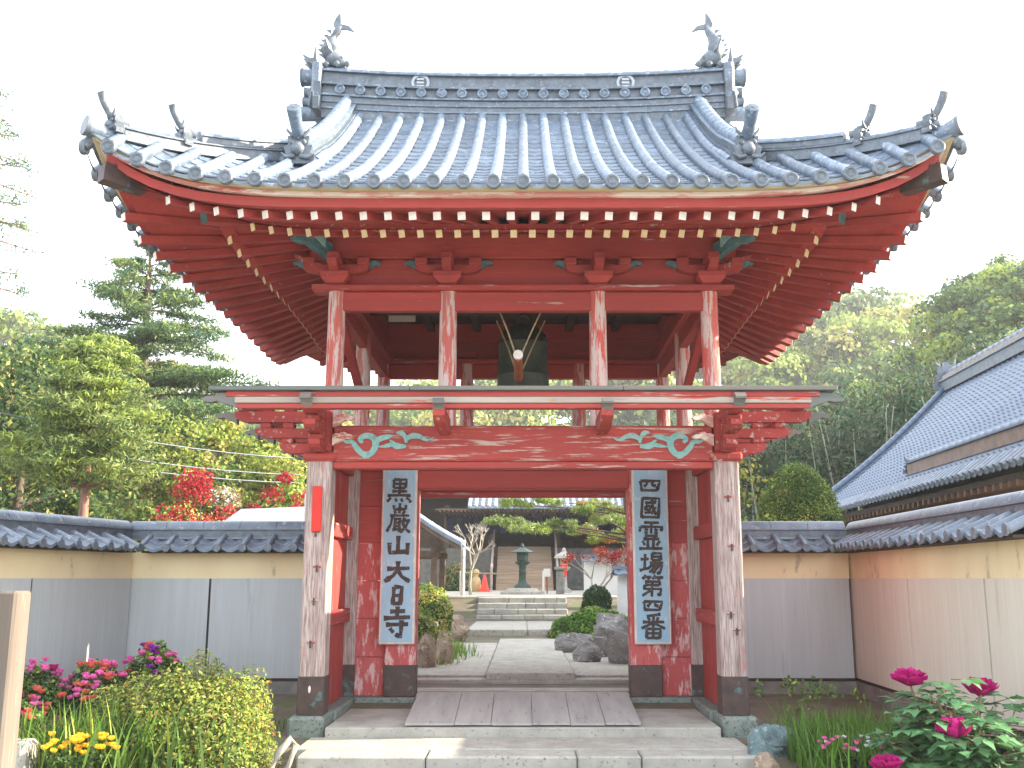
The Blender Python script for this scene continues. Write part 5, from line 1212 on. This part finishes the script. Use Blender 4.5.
azalea('azalea bush with bright pink blossoms in the middle of the left bed', (-4.75, 11.6, -.25), .5, .80, ['pinkp', 'pinkp', 'coral'], 2, 34)
azalea('azalea bush with deep purple blossoms near the wall joint', (-4.35, 12.3, -.22), .48, .92, ['purp', 'pinkp', 'coral'], 3)
azalea('low coral flowered azalea behind the grass at the far left', (-5.3, 10.8, -.28), .42, .58, ['coral', 'mag'], 4, 24)
# lit yellow green shrub with orange buds
def leafy_bush(label, loc, r, h, n, mats, wts, size, tips, seed):
    t = thing('leafy_shrub', label, 'shrub', loc); rr = np.random.default_rng(seed); d = rr.normal(0, 1, (n, 3)); d[:, 2] = np.abs(d[:, 2]); d /= np.linalg.norm(d, axis=1)[:, None]; d *= ((np.abs(d) ** 2.9).sum(1) ** (-1 / 2.9))[:, None]
    lump = 1 + .10 * np.sin(d[:, 0] * 6 + 1) * np.cos(d[:, 1] * 5) + .07 * np.sin(d[:, 2] * 9 + d[:, 0] * 8)
    rad = rr.uniform(.62, 1.04, n) * lump; Pn = d * rad[:, None] * np.array([r, r, h]); V = leaf_quads(Pn, d + np.array([0, 0, .5]), size, .42, .7)
    wc = np.cumsum(np.array(wts) / sum(wts)); mi = np.searchsorted(wc, rr.random(n) * .999); npmesh('foliage', V, np.arange(n * 4).reshape(-1, 4), mi, [LM[x] for x in mats], t)
    m = MB()
    for i in range(60):
        q = d[i] * lump[i] * np.array([r, r, h]); m.tube([(0, 0, -.05), tuple(q * .5 + np.array([0, 0, .02])), tuple(q * 1.02)], [.012, .007, .003], M['bark'], 5, cap=False)
    m.build('stems').parent = t
leafy_bush('large sunlit yellow green shrub with orange buds, right half of the left flower bed', (-3.2, 10.4, -.33), .70, .98, 17000, ['lime', 'yell', 'mid', 'orange'], [6, 2.4, 2.8, .3], .048, 0, 1)
leafy_bush('lower sunlit shrub joining the large one on its left side', (-3.95, 10.7, -.33), .5, .78, 8000, ['lime', 'mid', 'yell', 'orange'], [5, 2.4, 3, .3], .048, 0, 2)
blades('iris_leaves', 'tall strappy bright green iris leaves in front of the azaleas', (-3.95, 10.0, -.33), 520, 1.0, .5, .78, .03, ['blade', 'lime', 'mid'], .45, cat='plant', seed=3)
blades('iris_leaves', 'strappy green leaves at the left bed corner beside the pale stone', (-4.75, 10.1, -.33), 420, .8, .5, .62, .028, ['blade', 'lime'], .5, cat='plant', seed=4)
t = thing('yellow_pansies', 'clump of yellow pansies at the bottom left of the bed', 'flowers', (-4.0, 9.5, -.16)); rr = random.Random(5)
o = crown('leaves', [(rr.gauss(0, .16), rr.gauss(0, .08), .07, .08, .08, .05) for _ in range(10)], 60, .045, ['mid', 'dark'], [2, 1], t)
for i in range(40):
    m = MB(); blossoms(m, (rr.gauss(0, .16), rr.gauss(0, .08), .12 + rr.random() * .12), .042, LM['yel'], 6, i); m.build('flower').parent = t
blades('grass', '', (-4.2, 10.3, -.36), 2500, 2.2, 1.4, .25, .012, ['blade', 'mid'], .5, stuff=True, seed=8)
blades('grass', '', (-4.0, 12.2, -.22), 900, 2.3, 1.6, .2, .012, ['mid', 'dark'], .5, stuff=True, seed=18)
m = MB(); m.bbox(-5.1, -4.48, 9.45, 9.75, -.4, .05, M['stone'], .04); put(m, 'stone_block', 'pale flat stone block among the grass behind the wooden post', 'stone')
# wooden post at the left edge
m = MB(); m.bbox(-2.58, -2.43, 4.9, 5.06, -.4, 1.44, mat('cut_post', (.17, .145, .12), (.11, .09, .075), 5, .85, .5, GZ, (.25, .22, .19), .3, 9, GZ), .012); put(m, 'wooden_post', 'square weathered wooden post at the left edge of the picture', 'post')
# bent root-like stake
m = MB(); m.tube([(-2.42, 10.1, -.35), (-2.36, 10.15, -.15), (-2.25, 10.2, -.03), (-2.2, 10.2, -.09), (-2.28, 10.1, -.34)], [.045, .04, .036, .034, .04], M['barkpale'], 8); put(m, 'bent_stake', 'pale bent stake looping out of the ground at the left end of the step', 'stake')
# right bed
rock('greenish flat boulder beside the right plinth', (2.62, 10.9, -.34), (.30, .26, .25), M['rockblue'], 51, 'rocks beside the right end of the step')
rock('blue green upright stone at the right end of the step', (2.32, 10.35, -.36), (.15, .15, .30), M['rockblue'], 52, 'rocks beside the right end of the step')
rock('small round brownish stone in front of the blue one', (2.3, 9.95, -.36), (.13, .12, .16), M['rockbrown'], 53, 'rocks beside the right end of the step')
blades('grass_clump', 'lush clump of long green grass between the boulder and the peony', (3.25, 10.5, -.36), 2200, .9, .9, .62, .016, ['blade', 'mid', 'blade'], .45, cat='grass', seed=9)
blades('grass', '', (3.4, 11.6, -.3), 1400, 1.6, 1.8, .2, .012, ['blade', 'mid'], .5, stuff=True, seed=10)
crown('weed', [(3.1 + rr.gauss(0, .25), 11.6 + rr.gauss(0, .2), .05 + rr.random() * .35, .08, .08, .1) for _ in range(16)], 14, .06, ['mid', 'lime'], [2, 1])['kind'] = 'stuff'
pe = thing('peony_bush', 'peony bush with large magenta blooms and lobed leaves in the right foreground', 'flower bush', (3.62, 8.75, -.36)); rr = random.Random(12); m = MB(); lv = MB(); tips = []
def leaflet(mb, p, d, up, L, w, m_):
    d = d.normalized(); s_ = d.cross(up).normalized(); u = s_.cross(d).normalized()
    ol = [(0, 0), (.25, .32), (.45, .38), (.52, .62), (.68, .34), (1.0, .02), (.70, -.32), (.55, -.60), (.45, -.36), (.25, -.30)]
    vs = [p + d * a * L + s_ * b * w + u * (abs(b) * .25 * w - a * a * .18 * L) for a, b in ol]
    mb.add(vs, [(0, 1, 2, 9), (2, 3, 4, 8), (2, 8, 9), (4, 5, 6, 8), (6, 7, 8)], m_)
for i in range(48):
    a = rr.uniform(0, 6.28); rad = rr.uniform(.1, .68); h = rr.uniform(.5, 1.05) * (1.15 - rad * .75); e = Vector((math.cos(a) * rad, math.sin(a) * rad * .7, h))
    m.tube([(rr.gauss(0, .05), rr.gauss(0, .05), 0), e * .55 + Vector((0, 0, .08)), e], [.011, .009, .006], mat('peony_stem', (.16, .2, .09), (.22, .12, .08), 6, .7), 5, cap=False); tips.append(e)
    for j in range(8):
        u = .35 + .65 * j / 7; p = e * u + Vector((0, 0, .03)); b = a + rr.uniform(-1.6, 1.6); dd = Vector((math.cos(b), math.sin(b), rr.uniform(-.1, .35))).normalized(); q = p + dd * rr.uniform(.1, .17); m.tube([p, q], [.005, .003], MATS['peony_stem'], 4, cap=False)
        side = dd.cross(Vector((0, 0, 1))).normalized()
        for v in (dd, (dd + side * 1.1), (dd - side * 1.1)): leaflet(lv, q, v + Vector((0, 0, rr.gauss(-.1, .2))), Vector((rr.gauss(0, .2), rr.gauss(0, .2), 1)), rr.uniform(.13, .20), .09, LM['peony'])
m.build('stems').parent = pe; lv.build('leaves').parent = pe
for x, z, y, r, s in ((-.36, 1.03, .0, .16, 1), (.22, .96, -.02, .15, 2), (-.15, .66, -.3, .16, 3), (-.70, .40, -.3, .14, 4), (.40, .66, .1, .07, 5)):
    m = MB(); blossoms(m, (x, y, z - .05), r, LM['mag'], 9, s, .35 if s != 3 else .7); m.tube([(x * .6, y * .6, z * .5), (x, y, z - .05)], [.01, .008], MATS['peony_stem'], 5); m.build('bloom').parent = pe
t = thing('garden_pinks', 'small pink and white flowers at the bottom edge below the grass clump', 'flowers', (3.0, 9.75, -.24)); rr = random.Random(15)
crown('leaves', [(rr.gauss(0, .2), rr.gauss(0, .12), .08, .1, .1, .06) for _ in range(10)], 60, .05, ['mid', 'dark'], [2, 1], t)
for i in range(30): m = MB(); blossoms(m, (rr.gauss(0, .2), rr.gauss(0, .12), .17 + rr.random() * .12), .028, LM['whitep' if i % 3 == 0 else 'pinkp'], 6, i); m.build('flower').parent = t

# ================================================================== hazy spring air
hz = MB(); hz.box(-330, 330, -12, 330, -3, 82, M['white']); hz = hz.build('haze'); hz['kind'] = 'stuff'
hm = bpy.data.materials.new('air'); hm.use_nodes = True; t_ = hm.node_tree; t_.nodes.remove(t_.nodes['Principled BSDF']); v_ = t_.nodes.new('ShaderNodeVolumePrincipled')
v_.inputs['Color'].default_value = (.93, .96, 1, 1); v_.inputs['Density'].default_value = .0007; v_.inputs['Anisotropy'].default_value = .2; t_.links.new(v_.outputs[0], t_.nodes['Material Output'].inputs['Volume'])
hz.data.materials.clear(); hz.data.materials.append(hm)
